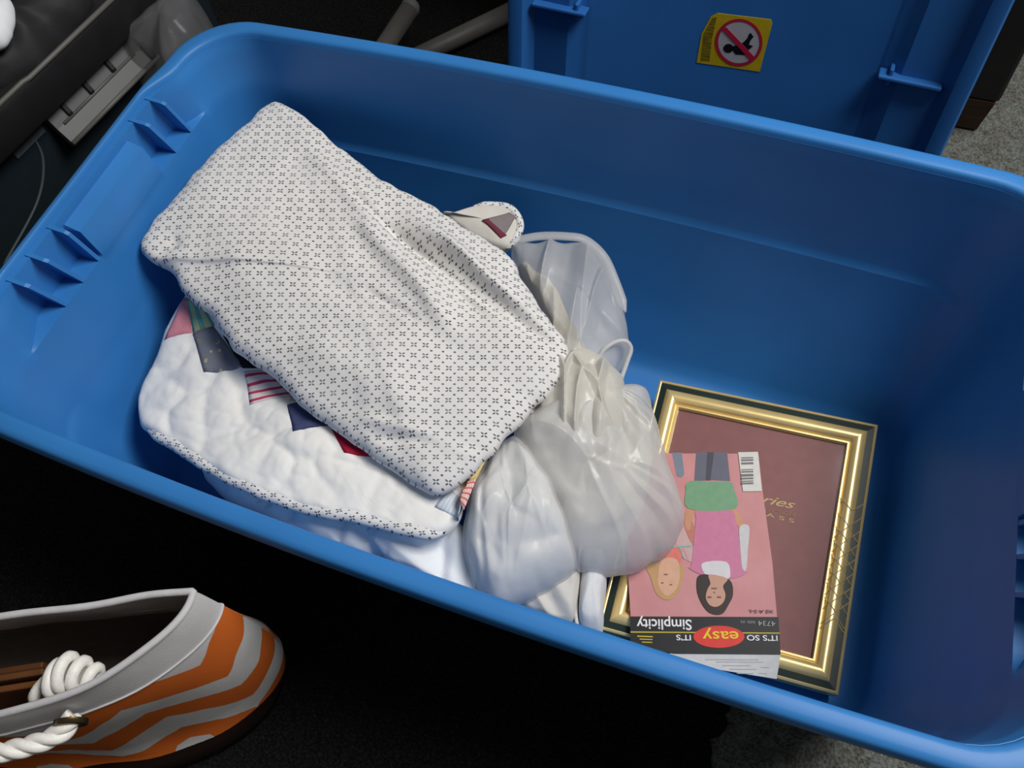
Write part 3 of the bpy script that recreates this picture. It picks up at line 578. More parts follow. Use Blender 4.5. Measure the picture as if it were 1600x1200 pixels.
def drape(name, quad, bv, off, m, parent, n=8, puff=0.0012):
    """a patch of cloth laid on the surface below it"""
    q = [Vector((*p, 0)) for p in quad]; V = []; F = []; U = []
    for j in range(n+1):
        for i in range(n+1):
            u, v = i/n, j/n
            p = (q[0]*(1-u)+q[1]*u)*(1-v) + (q[3]*(1-u)+q[2]*u)*v
            h = bv.ray_cast(Vector((p.x, p.y, 1)), Vector((0, 0, -1)))[0]
            z = h.z if h else 0.19
            e = min(u, 1-u, v, 1-v)
            V.append((p.x, p.y, z+off+puff*min(1, e*5))); U.append((u, v))
    for j in range(n):
        for i in range(n):
            a = j*(n+1)+i; F.append((a, a+n+1, a+n+2, a+1))
    b0 = len(V)
    V += [(x, y, z-0.004) for x, y, z in V[:b0]]; U += U[:b0]
    rim = [i for i in range(n+1)] + [(j+1)*(n+1)-1 for j in range(1, n+1)] + [n*(n+1)+i for i in range(n-1, -1, -1)] + [j*(n+1) for j in range(n-1, 0, -1)]
    for a, b in zip(rim, rim[1:]+rim[:1]): F.append((a, b, b+b0, a+b0))
    bm = bmesh.new(); bm.from_mesh(mesh(V, F, uvs=U)); me = from_bm(bm)
    return obj(name, me, m, parent, smooth=True)
def ridged(x, y, s, seed): return 1.0 - abs(nz(x, y, s, seed))*2.2

def crumple(x, y, s, seed, warp=0.5):
    p = Vector((x*s + seed*3.7, y*s - seed*1.9, seed*0.61))
    p = p + Vector((noise.noise(p*0.7), noise.noise(p*0.7+Vector((9, 2, 4))), 0))*warp
    d, _ = noise.voronoi(p)
    e = min(1.0, (d[1]-d[0])*1.6)
    return 1.0 - e*(2-e)          # 1 on the crease network, 0 in the cells
# --- the quilt: dotted backing folded uppermost, patchwork front showing beneath it
quilt = thing('patchwork_quilt', 'folded patchwork quilt, dotted white backing uppermost, at the left of the bin', 'quilt')
def quilt_front_w(x, y, t):
    a = ridged(x, y, 24, 2.0); b = ridged(x+0.3, y, 48, 4.0)
    return -0.0048*crumple(x, y, 17, 6.0) - 0.0012*max(0, b-0.6)/0.4 + 0.004*nz(x, y, 14, 5)
fr, frB = pillow('front_layer', FRONT, M_front, quilt, center=(-0.19, -0.075, 0.19), K=46, n=240, bulge=0.006, thick=0.03, roll=0.08, wr=quilt_front_w, edge=0.002, seed=2)
fb = bvh_of(fr)
for k, q in PATCHES.items():
    drape('patch', q, fb, 0.0008, PATCH_MAT[k], quilt).__setitem__('label', k.replace('_', ' ') + ' patch')
# printed binding sewn along the visible near edge
def binding(name, pts, w0, h0, m, parent):
    pts = [Vector(p) for p in pts]; V = []; F = []; U = []; n = 10; d = 0.0
    for i, p in enumerate(pts):
        t = (pts[min(i+1, len(pts)-1)]-pts[max(i-1, 0)]).normalized()
        s = t.cross(Vector((0, 0, 1))).normalized(); up = s.cross(t)
        if i: d += (p-pts[i-1]).length
        tp = min(1.0, 0.15 + i/5.0, 0.15 + (len(pts)-1-i)/5.0); w, h = w0*tp, h0*tp
        for k in range(n):
            a = 2*math.pi*k/n
            V.append(p + s*w*math.cos(a) + up*h*math.sin(a)); U.append((d, w*1.25*(1+math.cos(a/1.0))))
    for i in range(len(pts)-1):
        for k in range(n): F.append((i*n+k, i*n+(k+1) % n, (i+1)*n+(k+1) % n, (i+1)*n+k))
    F.append(tuple(range(n))); F.append(tuple((len(pts)-1)*n+k for k in range(n))[::-1])
    bm = bmesh.new(); bm.from_mesh(mesh(V, F, uvs=U)); return obj(name, from_bm(bm), m, parent, smooth=True)
i0 = min(range(240), key=lambda i: (frB[i]-Vector(FRONT[6])).length)
i1 = min(range(240), key=lambda i: (frB[i]-Vector(FRONT[15])).length)
rng = range(i0, i1+1) if i1 > i0 else [k % 240 for k in range(i0, i1+241)]
cF = Vector((-0.19, -0.075, 0.19))
rng = list(rng)
binding('binding', [frB[i] + (cF-frB[i]).normalized()*0.004 + Vector((0, 0, -0.011+0.002*nz(frB[i].x, frB[i].y, 40, 6))) for i in rng], 0.0075, 0.008, M_bind, quilt)
# the corner that sticks out on the far side
co, coB = pillow('corner_fold', CORNER, M_beige, quilt, K=14, n=80, bulge=0.004, thick=0.016, roll=0.2, wr=lambda x, y, t: 0.002*nz(x, y, 40, 8))
drape('patch', CPATCH, bvh_of(co), 0.0008, PATCH_MAT['taupe'], quilt)['label'] = 'grey brown patch'
drape('patch', CSTRIP, bvh_of(co), 0.0014, PATCH_MAT['maroon'], quilt)['label'] = 'maroon strip'
j0 = min(range(80), key=lambda i: (coB[i]-Vector(CORNER[1])).length); j1 = min(range(80), key=lambda i: (coB[i]-Vector(CORNER[6])).length)
binding('binding', [coB[k % 80] + Vector((0, 0, -0.004)) for k in (range(j0, j1+1) if j1 > j0 else range(j0, j1+81))], 0.005, 0.005, M_bind, quilt)
def back_w(x, y, t):
    z = 0.006*nz(x, y, 7, 11) + 0.0022*nz(x, y, 20, 12) + 0.0008*nz(x, y, 55, 13)
    for x1, y1, x2, y2, amp, wd in CREASES:
        dx, dy = x2-x1, y2-y1; L2 = dx*dx+dy*dy
        u = ((x-x1)*dx+(y-y1)*dy)/L2
        uu = max(0.0, min(1.0, u))
        wob = 0.006*nz(x, y, 16, 15)
        d = ((x-x1)*dy-(y-y1)*dx)/math.sqrt(L2) + wob
        e = sstep(-0.15, 0.2, u)*(1-sstep(0.85, 1.2, u))
        z += 1.1*amp*e*math.exp(-(d/wd)**2)
    return z*(1-t**6*0.5)
pillow('backing', BACKING, M_print, quilt, K=72, n=300, bulge=0.012, thick=0.026, roll=0.10, wr=back_w, edge=0.0045, seed=9)

# --- white blanket squeezed against the near wall
pillow('white_blanket', BLANKET, M_white, None, center=(-0.12, -0.185, 0.14), K=40, n=200, bulge=0.024, thick=0.075, roll=0.25,
       wr=lambda x, y, t: 0.014*nz(x, y, 15, 21) + 0.006*nz(x, y, 32, 22) - 0.012*crumple(x*1.2, y*0.7, 17, 23, 0.9), edge=0.004, seed=21)
tag(bpy.data.objects['white_blanket'], 'plain bluish white blanket squeezed between the quilt and the near wall', 'blanket')
# --- batting bundle
bt = thing('batting_bundle', 'puffy white padding wrapped in clear plastic beside the blanket', 'padding')
def batt_w(x, y, t):
    z = 0.010*nz(x, y, 14, 31) + 0.005*nz(x, y, 34, 32) - 0.007*crumple(x, y, 16, 35)
    for q, (a, b, o) in enumerate(((1, 0.35, 0.0), (0.25, 1, 0.02))):
        d = x*a + y*b - o + 0.006*nz(x, y, 25, 33+q)
        z -= 0.004*math.exp(-((d+0.02)/0.004)**2)
    return z
pillow('padding', BATTING, M_batt, bt, K=36, n=160, bulge=0.022, thick=0.075, roll=0.35, wr=batt_w, edge=0.003, seed=31)
pillow('wrapping', [(Vector(p) + (Vector(p)-Vector((0.075, -0.15, p[2])))*0.05 + Vector((0, 0, 0.002))) for p in BATTING], M_film2, bt, K=36, n=160, bulge=0.027, thick=0.082, roll=0.35,
       wr=lambda x, y, t: batt_w(x, y, t)*0.7 + 0.005*crumple(x*1.4, y*0.7+x, 30, 36), edge=0.003, seed=31)
# --- cream cloth inside the sheer bag
cr_o, _ = pillow('cream_cloth', CREAM, M_cream, None, center=(0.075, 0.06, 0.165), K=44, n=180, bulge=0.012, thick=0.05, roll=0.25,
       wr=lambda x, y, t: 0.020*crumple(x*1.5+y*0.3, y*0.5, 22, 41) + 0.005*nz(x, y, 40, 42) - 0.006, edge=0.006, seed=41)
tag(cr_o, 'rumpled cream cloth seen inside the sheer plastic bag', 'cloth')
# --- sheer plastic bag
bag = thing('plastic_bag', 'crumpled translucent white plastic bag lying beside the gold picture frame', 'plastic bag')
def bag_w(x, y, t):
    dx, dy = x-0.105, y-0.035
    a = math.atan2(dy, dx); r = math.hypot(dx, dy); f = min(1, r/0.03)
    z = 0.010*nz(x, y, 13, 51)
    z += 0.009*f*nz(a*0.20, r*0.10, 22, 52)*(1-sstep(0.05, 0.16, r))
    z += 0.009*crumple(x*0.7+y*0.5, y*0.9-x*0.3, 13, 53, 0.9) + 0.002*nz(x, y, 60, 54)
    return z - 0.006
pillow('pouch', BAG, M_film, bag, center=(0.135, -0.035, 0.16), K=76, n=300, bulge=0.026, thick=0.085, roll=0.3, wr=bag_w, edge=0.004, seed=51)
pillow('opening_sheet', FILM, M_film2, bag, center=(0.045, 0.125, 0.195), K=60, n=240, bulge=0.014, thick=0.05, roll=0.25,
       wr=lambda x, y, t: 0.014*crumple(x*1.3+y*0.3, y*0.35-x*0.1, 17, 55, 0.8) + 0.004*nz(x, y, 20, 56) - 0.004, edge=0.003, seed=55)
binding('rolled_mouth', [Vector(p) + Vector((0, 0, -0.004)) for p in resample(cat_rom(FILM[0:7], 8), 60)], 0.006, 0.003, M_film2, bag)
obj('handle', tube_mesh(resample(cat_rom(HANDLE, 8), 50), 0.0026, 8), M_film, bag, smooth=True)
pillow('gathered_neck', NECK, M_film4, bag, K=50, n=200, bulge=0.010, thick=0.03, roll=0.3,
       wr=lambda x, y, t: 0.020*crumple(x*1.3+y*0.6, y*0.5-x*0.2, 19, 58, 0.9) + 0.003*nz(x, y, 60, 59) - 0.004, edge=0.006, seed=58)
# --- cloths at the bottom
f1, _ = pillow('folded_cloth', FOLDED, M_beige, None, K=24, n=120, bulge=0.010, thick=0.07, roll=0.3,
       wr=lambda x, y, t: 0.006*(ridged(x*0.3+y*0.2, y*1.5+x, 26, 71)-0.5), edge=0.002, seed=71)
tag(f1, 'beige folded cloth on the bin floor below the white padding', 'cloth')
f2, _ = pillow('cloth_fold', FOLDED2, M_cream, None, K=20, n=120, bulge=0.006, thick=0.02, roll=0.3,
       wr=lambda x, y, t: 0.003*nz(x, y, 30, 73), edge=0.002, seed=73)
tag(f2, 'cream cloth edge tucked on top of the beige folded cloth', 'cloth')
ro = thing('rolled_cloth', 'pale grey rolled cloth with piped seam left of the gold frame', 'cloth')
pillow('roll', ROLL, M_greycloth, ro, K=24, n=120, bulge=0.014, thick=0.07, roll=0.35, wr=lambda x, y, t: 0.004*nz(x*2, y, 26, 75), edge=0.0015, seed=75)
obj('piping', tube_mesh(cat_rom([(x-0.001, y, z-0.004) for x, y, z in (ROLL[0], ROLL[8], ROLL[7], ROLL[6])], 10), 0.0022, 8), M_beige, ro, smooth=True)

# ------------------------------------------------------------------ picture frame
FRW, FRH, SIDE = 0.262, 0.316, 0.031
frame = thing('picture_frame', 'gold picture frame with dark green band and maroon insert lying in the bin', 'picture frame', (0.2926, -0.0267, 0.0473), (0.0944, -0.0254, 0.0607))
def build_frame():
    # profile from outer edge inwards: distance, height, material of the next segment
    prof = [(0, -.022, 0), (0, .0), (.0022, .0015), (.0030, .0012), (.0035, .0), (.0108, .0010), (.0118, .0028), (.0150, .0050), (.0195, .0056), (.0232, .0044), (.0255, .0012), (.0264, -.0024), (.0272, -.0028), (.0283, -.0012), (.0300, -.0012), (.0310, -.0035), (.0310, -.010), (.0290, -.022)]
    mi = [0, 0, 0, 0, 1, 0, 0, 0, 0, 0, 0, 0, 0, 0, 0, 0, 2, 2]
    C4 = [(-1, 1), (1, 1), (1, -1), (-1, -1)]
    for s in range(4):
        a, b = C4[s], C4[(s+1) % 4]; V = []; F = []; MI = []; n = len(prof)
        for c in (a, b):
            for p in prof: V.append((c[0]*(FRW/2-p[0]), c[1]*(FRH/2-p[0]), p[1]))
        for k in range(n):
            F.append((k, (k+1) % n, n+(k+1) % n, n+k)); MI.append(mi[k])
        F.append(tuple(range(n))); F.append(tuple(n+k for k in range(n))); MI += [0, 0]
        bm = bmesh.new(); bm.from_mesh(mesh(V, F, mi=MI)); me = from_bm(bm)
        obj('frame_side', sharp(me, 40), [M_gold, M_greenband, M_black], frame)
    ix, iy = FRW/2-.0295, FRH/2-.0295
    ins = obj('insert', poly_mesh([(-ix, -iy), (ix, -iy), (ix, iy), (-ix, iy)], -.012, -.0075), M_mat, frame, label='maroon card insert with gold lettering')
    gi = flat('gold_ink', (0.50, 0.36, 0.17))
    gd = flat('faint_gold_ink', (0.33, 0.17, 0.11))
    for key, (s, a, b) in FTEXT.items():
        obj('lettering', text_mesh(s, a, b, {'script': .0105, 'l2': .0048, 'l3': .0048}[key], -.0072, 0.45 if key == 'script' else 0, bold=0.006 if key == 'script' else 0), gd if key == 'l2' else gi, ins)
    g = mat('glass', (1, 1, 1), 0.03, 0.5); t = NT(g)
    o = [n for n in t.t.nodes if n.type == 'OUTPUT_MATERIAL'][0]
    fz = t.n('ShaderNodeFresnel'); fz.inputs[0].default_value = 1.45
    tr = t.n('ShaderNodeBsdfTransparent'); gl = t.n('ShaderNodeBsdfGlossy'); gl.inputs['Roughness'].default_value = 0.08
    mx = t.n('ShaderNodeMixShader'); t.l(fz.outputs[0], mx.inputs[0]); t.l(tr.outputs[0], mx.inputs[1]); t.l(gl.outputs[0], mx.inputs[2]); t.l(mx.outputs[0], o.inputs[0])
    obj('glass_pane', poly_mesh([(-ix, -iy), (ix, -iy), (ix, iy), (-ix, iy)], -.0062, -.0045), g, frame)
    obj('backing_board', poly_mesh([(-ix, -iy), (ix, -iy), (ix, iy), (-ix, iy)], -.020, -.0135), M_black, frame)
    # easel leg that props the far side up
    obj('easel_leg', box_mesh((0.0, 0.07, -0.031), (0.06, 0.15, 0.003), None, 0.001), M_black, frame)
    # diagonal cut lines crossing the two long sides
    def surf(d):
        for p, q in zip(prof[1:], prof[2:]):
            if p[0] <= d <= q[0] and q[0] > p[0]: return p[1] + (q[1]-p[1])*(d-p[0])/(q[0]-p[0])
        return 0.0
    for sx in (-1, 1):
        for dr in (-1, 1):
            for k in range(7):
                y0 = 0.028 - 0.0165*k + (0 if dr < 0 else -0.030)
                pts = []
                for i in range(13):
                    d = 0.003 + 0.026*i/12
                    pts.append((sx*(FRW/2-d), y0 + dr*0.0300*(i/12) + 0.012, surf(d)+0.0002))
                obj('cut_line', tube_mesh(pts, 0.0006, 5), M_gold_line, frame)
        for dr, y0 in ((1, 0.045), (-1, -0.105)):
            pts = []
            for i in range(13):
                d = 0.003 + 0.026*i/12; k = abs(d-0.0155)/0.0125
                pts.append((sx*(FRW/2-d), y0 + dr*0.013*(k-1) + 0.012, surf(d)+0.0002))
            obj('cut_line', tube_mesh(pts, 0.0007, 5), M_gold_line, frame)
build_frame()

# ------------------------------------------------------------------ sewing pattern envelope
env = thing('pattern_envelope', 'pink sewing pattern envelope upside down on the picture frame', 'envelope', ENV[0], ENV[1])
def build_env():
    pk = mat('envelope_pink', (0.62, 0.26, 0.27), 0.5, 0.35); t = NT(pk)
    t.color(t.ramp(t.noise(22, 4), [(0.3, (0.49, 0.20, 0.20)), (0.7, (0.56, 0.25, 0.25))])); t.bump(t.noise(30, 3), 0.25, 0.002)
    cover = obj('cover', poly_mesh(ENVQ, -.0030, .0), pk, env, label='pink printed cover with two girls')
    C_ = lambda n, c: flat('print_' + n, c, 0.45)
    cols = {'flap': C_('flap', (0.50, 0.50, 0.50)), 'band': C_('black', (0.014, 0.014, 0.016)), 'line': C_('yellow', (0.50, 0.38, 0.03)),
            'jeans': C_('denim', (0.115, 0.115, 0.155)), 'jeans2': C_('denim_light', (0.17, 0.20, 0.25)), 'seam': C_('denim_dark', (0.06, 0.055, 0.075)),
            'green': C_('green', (0.155, 0.31, 0.175)), 'dress': C_('rose', (0.52, 0.17, 0.28)), 'armr': C_('skin', (0.52, 0.26, 0.15)), 'arml': C_('skin_b', (0.50, 0.24, 0.14)),
            'sleeve': C_('sleeve', (0.52, 0.50, 0.50)), 'shirt': C_('shirt', (0.58, 0.56, 0.56)), 'hair': C_('hair', (0.030, 0.019, 0.015)), 'face': C_('face', (0.50, 0.27, 0.19)),
            'plaid': C_('plaid', (0.50, 0.33, 0.32)), 'coral': C_('coral', (0.62, 0.16, 0.13)), 'hair2': C_('blond', (0.46, 0.27, 0.12)), 'face2': C_('face_b', (0.60, 0.34, 0.22)),
            'arm2': C_('skin_c', (0.45, 0.17, 0.12)), 'barcode': C_('label', (0.60, 0.585, 0.54))}
    order = ['flap', 'jeans', 'jeans2', 'seam', 'arm2', 'arml', 'armr', 'plaid', 'coral', 'hair2', 'face2', 'sleeve', 'dress', 'green', 'shirt', 'hair', 'face', 'band', 'line', 'barcode']
    nm = {'flap': 'paper_flap', 'band': 'printed_band', 'line': 'printed_line', 'barcode': 'printed_barcode'}
    for i, k in enumerate(order):
        if k == 'flap':
            obj('paper_flap', poly_mesh(ART[k], -.0030, .0002), cols[k], env, label='pale grey printed paper flap'); continue
        z = 0.0001 + 0.00006*i
        pts = ART[k]
        if k in ('hair', 'face', 'hair2', 'face2', 'dress', 'armr', 'arml', 'arm2', 'green', 'shirt', 'sleeve', 'coral'):
            pts = [(p.x, p.y) for p in cat_rom([(*q, 0) for q in pts], 4, True)]
        obj(nm.get(k, 'printed_figure'), poly_mesh(pts, z-.0001, z), cols[k], cover)
    z = 0.0017
    bk = cols['band']; wht = C_('white', (0.72, 0.70, 0.70)); yl = C_('gold', (0.72, 0.48, 0.02)); rd = C_('red', (0.62, 0.035, 0.025)); gy = C_('grey', (0.33, 0.32, 0.33))
    for b in BARS: obj('printed_bar', poly_mesh(b, z-.0002, z), gy if False else C_('bar', (0.16, 0.15, 0.15)), cover)
    teal = C_('teal', (0.20, 0.36, 0.34)); pl = C_('pink_stripe', (0.60, 0.28, 0.30))
    for b in TEAL: obj('printed_stripe', poly_mesh(b, z-.0009, z-.0007), teal, cover)
    for b in PINKL: obj('printed_stripe', poly_mesh(b, z-.0009, z-.00075), pl, cover)
    for b in YTXT: obj('printed_line', poly_mesh(b, z-.0002, z), cols['line'], cover)
    for b in FTXT: obj('printed_line', poly_mesh(b, .0001, .0005), gy, cover)
    for b in FEAT: obj('printed_feature', poly_mesh(b, z-.0005, z-.0003), C_('feature', (0.17, 0.07, 0.05)), cover)
    obj('printed_oval', poly_mesh(OVAL, z-.0003, z), rd, cover)
    tc = {'brand': wht, 'easy': yl, 'so': wht, 'its': wht, 'num': gy, 'numsmall': gy, 'size': bk}
    for k, (s, a, b, cap) in TXT.items():
        bold = {'brand': 0.015, 'easy': 0.01, 'so': 0.015, 'its': 0.015}.get(k, 0)
        if k == 'easy': cap *= 1.05
        obj('lettering', text_mesh(s, a, b, cap, z+.0003, bold=bold), tc[k], cover)
build_env()

# ------------------------------------------------------------------ canvas tote with rope handle
TC = Vector((-0.31, -0.44, 0)); TE = Vector((-0.88, -0.475, 0)).normalized(); TF = Vector((0.475, -0.88, 0)).normalized()
tote = thing('tote_bag', 'grey canvas tote bag with orange wavy chevrons standing in front of the bin', 'tote bag', (TC.x, TC.y, GROUND))
def tote_mat():
    m = mat('chevron_canvas', (0.3, 0.3, 0.3), 0.85, 0.2); t = NT(m)
    sp = t.n('ShaderNodeSeparateXYZ'); t.l(t.coord('UV'), sp.inputs[0])
    u, v = sp.outputs[0], sp.outputs[1]
    tri = t.math('PINGPONG', t.math('ADD', u, 0.02), 0.075)
    wob = t.math('MULTIPLY', t.noise(11, 2), 0.035)
    q = t.math('FRACT', t.math('DIVIDE', t.math('ADD', t.math('ADD', v, t.math('MULTIPLY', tri, 0.75)), wob), 0.094))
    f = t.math('LESS_THAN', q, 0.52)
    hem = t.math('LESS_THAN', v, 0.285)
    f = t.math('MULTIPLY', f, hem)
    base = t.ramp(t.noise(30, 4), [(0.3, (0.52, 0.515, 0.52)), (0.7, (0.60, 0.595, 0.595))])
    c = t.mix(f, base, (0.60, 0.13, 0.018))
    low = t.math('LESS_THAN', v, 0.060)
    t.color(t.mix(low, c, (0.012, 0.004, 0.002)))
    t.bump(t.noise(700, 2), 0.3, 0.0006)
    return m
M_tote = tote_mat()
TL_ = [(0.0, .172, .088, .045), (.03, .180, .090, .05), (.055, .188, .084, .055), (.064, .194, .074, .055), (.12, .208, .074, .055), (.18, .214, .077, .045), (.23, .212, .079, .03), (.27, .208, .079, .016), (.30, .205, .079, .007), (.325, .202, .079, .001), (.335, .200, .078, .0)]
def tote_ring(z, a, bf, bb, n=96, ins=0.0):
    P = []
    for k in range(n):
        th = 2*math.pi*k/n; c, s = math.cos(th), math.sin(th)
        al = -(a-ins)*math.copysign(abs(c)**0.9, c)
        b = (bf-ins) if s >= 0 else (bb-ins*0.3)
        pr = b*math.copysign(abs(s)**(1.0 if z < .2 else 1.15), s)
        zz = z
        if z > 0.05:
            pr += 0.006*nz(al, z, 14, 81)*(1-abs(c)**4); 
            zz += 0.007*nz(al*0.6, 3.0, 5, 83)*(z/0.33) - 0.02*max(0, s)*(z/0.335)**3*(1-abs(c))
        q = TE*al + TF*pr
        P.append((q.x, q.y, zz))
    return P
def build_tote():
    n = 96
    rs = [tote_ring(*p) for p in TL_]
    V = [p for r_ in rs for p in r_]; F = []; U = []
    for i, r_ in enumerate(rs):
        d = 0.0
        for k in range(n):
            if k: d += math.dist(r_[k][:2], r_[k-1][:2])
            U.append((d, TL_[i][0]))
    for i in range(len(rs)-1):
        for k in range(n):
            F.append((i*n+k, i*n+(k+1) % n, (i+1)*n+(k+1) % n, (i+1)*n+k))
    F.append(tuple(range(n))[::-1])
    obj('outer_canvas', mesh(V, F, uvs=U), M_tote, tote, smooth=True)
    ri = [tote_ring(z, a, f, b, ins=0.005) for z, a, f, b in TL_[1:]]
    V = [p for r_ in ri for p in r_]; F = []
    for i in range(len(ri)-1):
        for k in range(n): F.append((i*n+(k+1) % n, i*n+k, (i+1)*n+k, (i+1)*n+(k+1) % n))
    F.append(tuple(range(n)))
    obj('lining', mesh(V, F), M_inside, tote, smooth=True)
    top = [Vector(p) for p in tote_ring(.335, .1985, .0765, .001)]
    obj('hem', tube_mesh(top, 0.0033, 8, closed=True), M_hem, tote, smooth=True)
    seam = [Vector(p) for p in tote_ring(.288, .2068, .0798, .010)]
    obj('stitched_seam', tube_mesh(seam, 0.0011, 6, closed=True), M_hem, tote, smooth=True)
    # grommet on the front face, under the hem
    g = TE*(-0.085) + TF*0.0835; gz = 0.299
    nrm = TF
    ax = TE
    def at_g(r, a, d): return Vector((g.x, g.y, gz)) + ax*(r*math.cos(a)) + Vector((0, 0, 1))*(r*math.sin(a)) + nrm*d
    V = []; F = []
    prof = [(.0072, -.004), (.0072, .002), (.009, .003), (.0130, .0022), (.0136, -.002)]
    for r_, d in prof:
        for k in range(28): V.append(at_g(r_, 2*math.pi*k/28, d))
    for i in range(len(prof)-1):
        for k in range(28): F.append((i*28+k, i*28+(k+1) % 28, (i+1)*28+(k+1) % 28, (i+1)*28+k))
    obj('grommet', mesh(V, F), M_brass, tote, smooth=True, label='aged brass grommet')
    # three-strand rope handle leaving the grommet, knot on the inside
    G = Vector((g.x, g.y, gz))
    path = [G - nrm*0.006 - ax*0.002, G + nrm*0.008 + ax*0.010, G + nrm*0.016 + ax*0.05 + Vector((0, 0, .006)), G + nrm*0.014 + ax*0.11 + Vector((0, 0, .016)), G + nrm*0.008 + ax*0.17 + Vector((0, 0, .018)), G - nrm*0.002 + ax*0.245 + Vector((0, 0, .0))]
    pp = resample(cat_rom(path, 12), 160)
    for s in range(3):
        pts = []; ref = None; d = 0
        for i, p in enumerate(pp):
            t = (pp[min(i+1, 159)]-pp[max(0, i-1)]).normalized()
            if ref is None: ref = t.orthogonal().normalized()
            ref = (ref-t*ref.dot(t)).normalized(); bi = t.cross(ref)
            if i: d += (p-pp[i-1]).length
            a = 2*math.pi*(d/0.046) + s*2*math.pi/3
            pts.append(p + (ref*math.cos(a)+bi*math.sin(a))*0.0042)
        obj('rope_strand', tube_mesh(pts, 0.0047, 8), M_rope, tote, smooth=True)
    # overhand knot: fat turns of rope
    K0 = G - nrm*0.035 + ax*0.004 + Vector((0, 0, 0.010))
    for k, (da, dn, dz, rr, tilt) in enumerate(((-.014, 0, .003, .0105, .4), (-.005, -.002, .008, .0125, .3), (.004, .001, .006, .0120, .25), (.018, .004, -.005, .009, 1.1), (-.022, .003, -.004, .008, .5))):
        c = K0 + ax*da + nrm*dn + Vector((0, 0, dz)); pts = []
        for i in range(28):
            a = 2*math.pi*i/28
            pts.append(c + (nrm*math.cos(a)*rr + Vector((0, 0, 1))*math.sin(a)*rr*0.9) + ax*(math.cos(a)*rr*math.sin(tilt)))
        obj('rope_knot', tube_mesh(pts, 0.0052, 8, closed=True), M_rope, tote, smooth=True)
build_tote()
# things inside the tote
def folder(label, along, perp, z, L, H, tilt, m):
    c = TC + TE*along + TF*perp + Vector((0, 0, z))
    rz = math.atan2(TE.y, TE.x)
    o = obj('brown_folder', box_mesh((0, 0, 0), (L, 0.006, H), None, 0.0015), m)
    o.location = c; o.rotation_euler = (tilt, 0, rz); return tag(o, label, 'folder', 'brown folders in the tote bag')
folder('brown folder in the tote, nearest the rope knot', 0.035, 0.046, 0.150, 0.17, 0.24, R(3), M_brown)
folder('brown folder in the middle of the three in the tote', 0.045, 0.034, 0.152, 0.18, 0.25, R(1), grain(mat('brown_board_b', (0.10, 0.038, 0.012), 0.6, 0.3), 12, 0.25))
folder('brown folder in the tote, farthest from the rope knot', 0.050, 0.022, 0.150, 0.18, 0.24, R(-1), grain(mat('brown_board_c', (0.075, 0.026, 0.008), 0.6, 0.3), 12, 0.25))

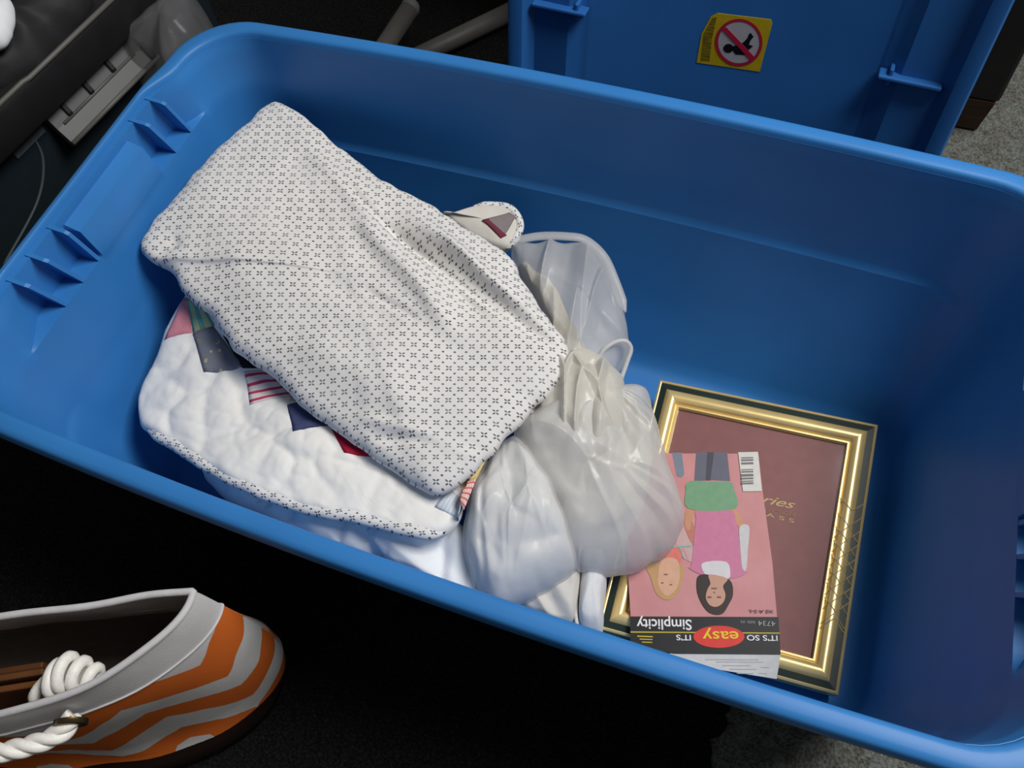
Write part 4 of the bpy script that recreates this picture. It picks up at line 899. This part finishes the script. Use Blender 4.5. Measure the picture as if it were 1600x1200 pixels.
# ------------------------------------------------------------------ clear storage box with black lid, left of the bin
box = thing('storage_box', 'clear plastic storage box with black lid and grey latch, left of the bin', 'storage box', (-0.675, 0.20, GROUND), (0, 0, R(-7.5)))
def build_box():
    clear = film('smoky_clear_plastic', (0.022, 0.034, 0.042), 0.75, 0.2)
    W, Ln = 0.40, 0.62
    bm = bmesh.new()
    add_box(bm, (-W/2-0.022, 0, 0.137), (W-0.02, Ln-0.04, 0.265), None, 0.02)
    obj('body', sharp(from_bm(bm)), clear, box)
    bm = bmesh.new()
    add_box(bm, (-W/2, 0, 0.290), (W, Ln, 0.058), None, 0.008)
    lidp = obj('lid', sharp(from_bm(bm)), M_black, box, label='black plastic lid')
    obj('lid_bead', tube_mesh([(-0.006, -Ln/2+0.02, 0.3195), (-0.006, -0.055, 0.3195), (-0.003, -0.045, 0.3195), (-0.003, Ln/2-0.02, 0.3195)], 0.0035, 8), M_steel, lidp, smooth=True)
    # latch: slanted grey plate with fins and a bright lower lip
    y0, y1 = -0.050, 0.122
    DX = -0.020
    def plate(pts, m, name):
        V = [(x+DX, y, z) for y in (y0, y1) for x, z in pts]; n = len(pts)
        F = [tuple(range(n)), tuple(range(2*n-1, n-1, -1))] + [(i, (i+1) % n, n+(i+1) % n, n+i) for i in range(n)]
        b = bmesh.new(); b.from_mesh(mesh(V, F)); return obj(name, from_bm(b), m, box)
    lt = plate([(-0.016, 0.258), (-0.006, 0.258), (0.007, 0.2321), (0.0199, 0.2134), (0.0199, 0.2062), (0.0127, 0.2062), (-0.014, 0.242)], M_grey, 'latch')
    lt['label'] = 'grey moulded latch'
    obj('lip', tube_mesh([(0.0206+DX, y0, 0.2119), (0.0206+DX, y1+.012, 0.2119)], 0.0035, 8), M_steel, lt, smooth=True)
    obj('ridge', tube_mesh([(0.0077+DX, y0+.012, 0.2324), (0.0077+DX, y1-.012, 0.2324)], 0.0022, 8), M_steel, lt, smooth=True)
    for k, y in enumerate((y0+.028, y0+.072, y0+.118)):
        V = [(x+DX, y+d, z) for d in (-.003, .003) for x, z in ((-0.0074, 0.2551), (0.0012, 0.2566), (0.0098, 0.2393), (0.0084, 0.2299))]
        F = [(0, 1, 2, 3), (7, 6, 5, 4)] + [(i, (i+1) % 4, 4+(i+1) % 4, 4+i) for i in range(4)]
        b = bmesh.new(); b.from_mesh(mesh(V, F)); obj('fin', from_bm(b), M_dkgrey, lt)
    V = [(x+DX, y1+d, z) for d in (0, .008) for x, z in ((-0.0103, 0.2609), (-0.0017, 0.2652), (0.0228, 0.2191), (0.0199, 0.2062), (0.0098, 0.209))]
    F = [(0, 1, 2, 3, 4), (9, 8, 7, 6, 5)] + [(i, (i+1) % 5, 5+(i+1) % 5, 5+i) for i in range(5)]
    b = bmesh.new(); b.from_mesh(mesh(V, F)); obj('end_fin', from_bm(b), M_dkgrey, lt)
    obj('bar', box_mesh((-.004+DX, (y0+y1)/2, .264), (.010, y1-y0, .010), None, .003), flat('bar_plastic', (0.05, 0.065, 0.075)), lt)
    # moulded ridge lines on the clear wall
    fl = flat('pale_plastic_edge', (0.06, 0.075, 0.085))
    obj('moulded_ridge', tube_mesh(cat_rom([(-.0315, -.075, .245), (-.0315, -.085, .20), (-.0315, -.13, .16), (-.0315, -.22, .13)], 8), 0.002, 6), fl, box, smooth=True)
    obj('corner_plate', box_mesh((-.031, -.085, .240), (.004, .055, .022), None, .0015), fl, box)
build_box()
wb, _ = pillow('white_cloth', WHITE, M_white, None, K=20, n=100, bulge=0.008, thick=0.022, roll=0.3, wr=lambda x, y, t: 0.006*nz(x, y, 30, 91), seed=91)
tag(wb, 'white crumpled cloth at the edge of the black box lid', 'cloth')
bb, _ = pillow('black_bag', BLACKBAG, grain(mat('black_nylon', (0.016, 0.016, 0.018), 0.65, 0.3), 25, 0.2, 0.3, 0.002), None, K=30, n=140, bulge=0.03, thick=0.03, roll=0.3, wr=lambda x, y, t: 0.01*(ridged(x, y, 16, 92)-0.5), seed=92)
tag(bb, 'black crumpled nylon bag lying on the black box lid', 'bag')
cb, _ = pillow('clear_bag', CLEARBAG, M_film3, None, K=30, n=140, bulge=0.03, thick=0.23, roll=0.3, wr=lambda x, y, t: 0.007*(ridged(x*1.4, y*0.7, 14, 93)-0.5) + 0.003*nz(x, y, 40, 94), edge=0.003, seed=93)
tag(cb, 'crumpled clear plastic bag standing at the far end of the latch', 'plastic bag')

# ------------------------------------------------------------------ behind the bin: tubes and dark furniture
def tube_thing(name, label, a, b, r):
    a, b = Vector(a), Vector(b)
    t = thing(name, label, 'tube', a)
    obj('shaft', tube_mesh([Vector((0, 0, 0)), (b-a)*0.5, b-a], r, 16), M_steel, t, smooth=True)
    d = (b-a).normalized()
    obj('end_cap', tube_mesh([(b-a) - d*0.008, (b-a), (b-a)+d*r*0.5, (b-a)+d*r*0.85], [r*1.06, r*1.04, r*0.8, r*0.3], 16), flat('cap_plastic', (0.14, 0.15, 0.135)), t, smooth=True)
tube_thing('plastic_tube', 'short pale plastic tube with rounded end behind the bin', (-0.475, 0.40, 0.03), (-0.445, 0.69, 0.06), 0.016)
tube_thing('plastic_tube', 'long grey plastic tube slanting up behind the bin toward the lid', (-0.50, 0.52, 0.012), (-0.25, 0.83, 0.02), 0.016)
cab = thing('cabinet', 'black cabinet on a dark wooden foot behind the standing lid', 'cabinet', (0.20, 0.90, GROUND))
obj('body', box_mesh((0, 0, 0.47), (0.58, 0.36, 0.82), None, 0.006), M_black, cab)
for sx in (-1, 1):
    for sy in (-1, 1):
        V = []; 
        for z, h in ((0.0, .024), (.06, .030)):
            for ax_, ay_ in ((-1, -1), (1, -1), (1, 1), (-1, 1)): V.append((sx*.255+ax_*h, sy*.15+ay_*h, z))
        F = [(3, 2, 1, 0), (4, 5, 6, 7)] + [(i, (i+1) % 4, 4+(i+1) % 4, 4+i) for i in range(4)]
        obj('foot', mesh(V, F), M_wood, cab)
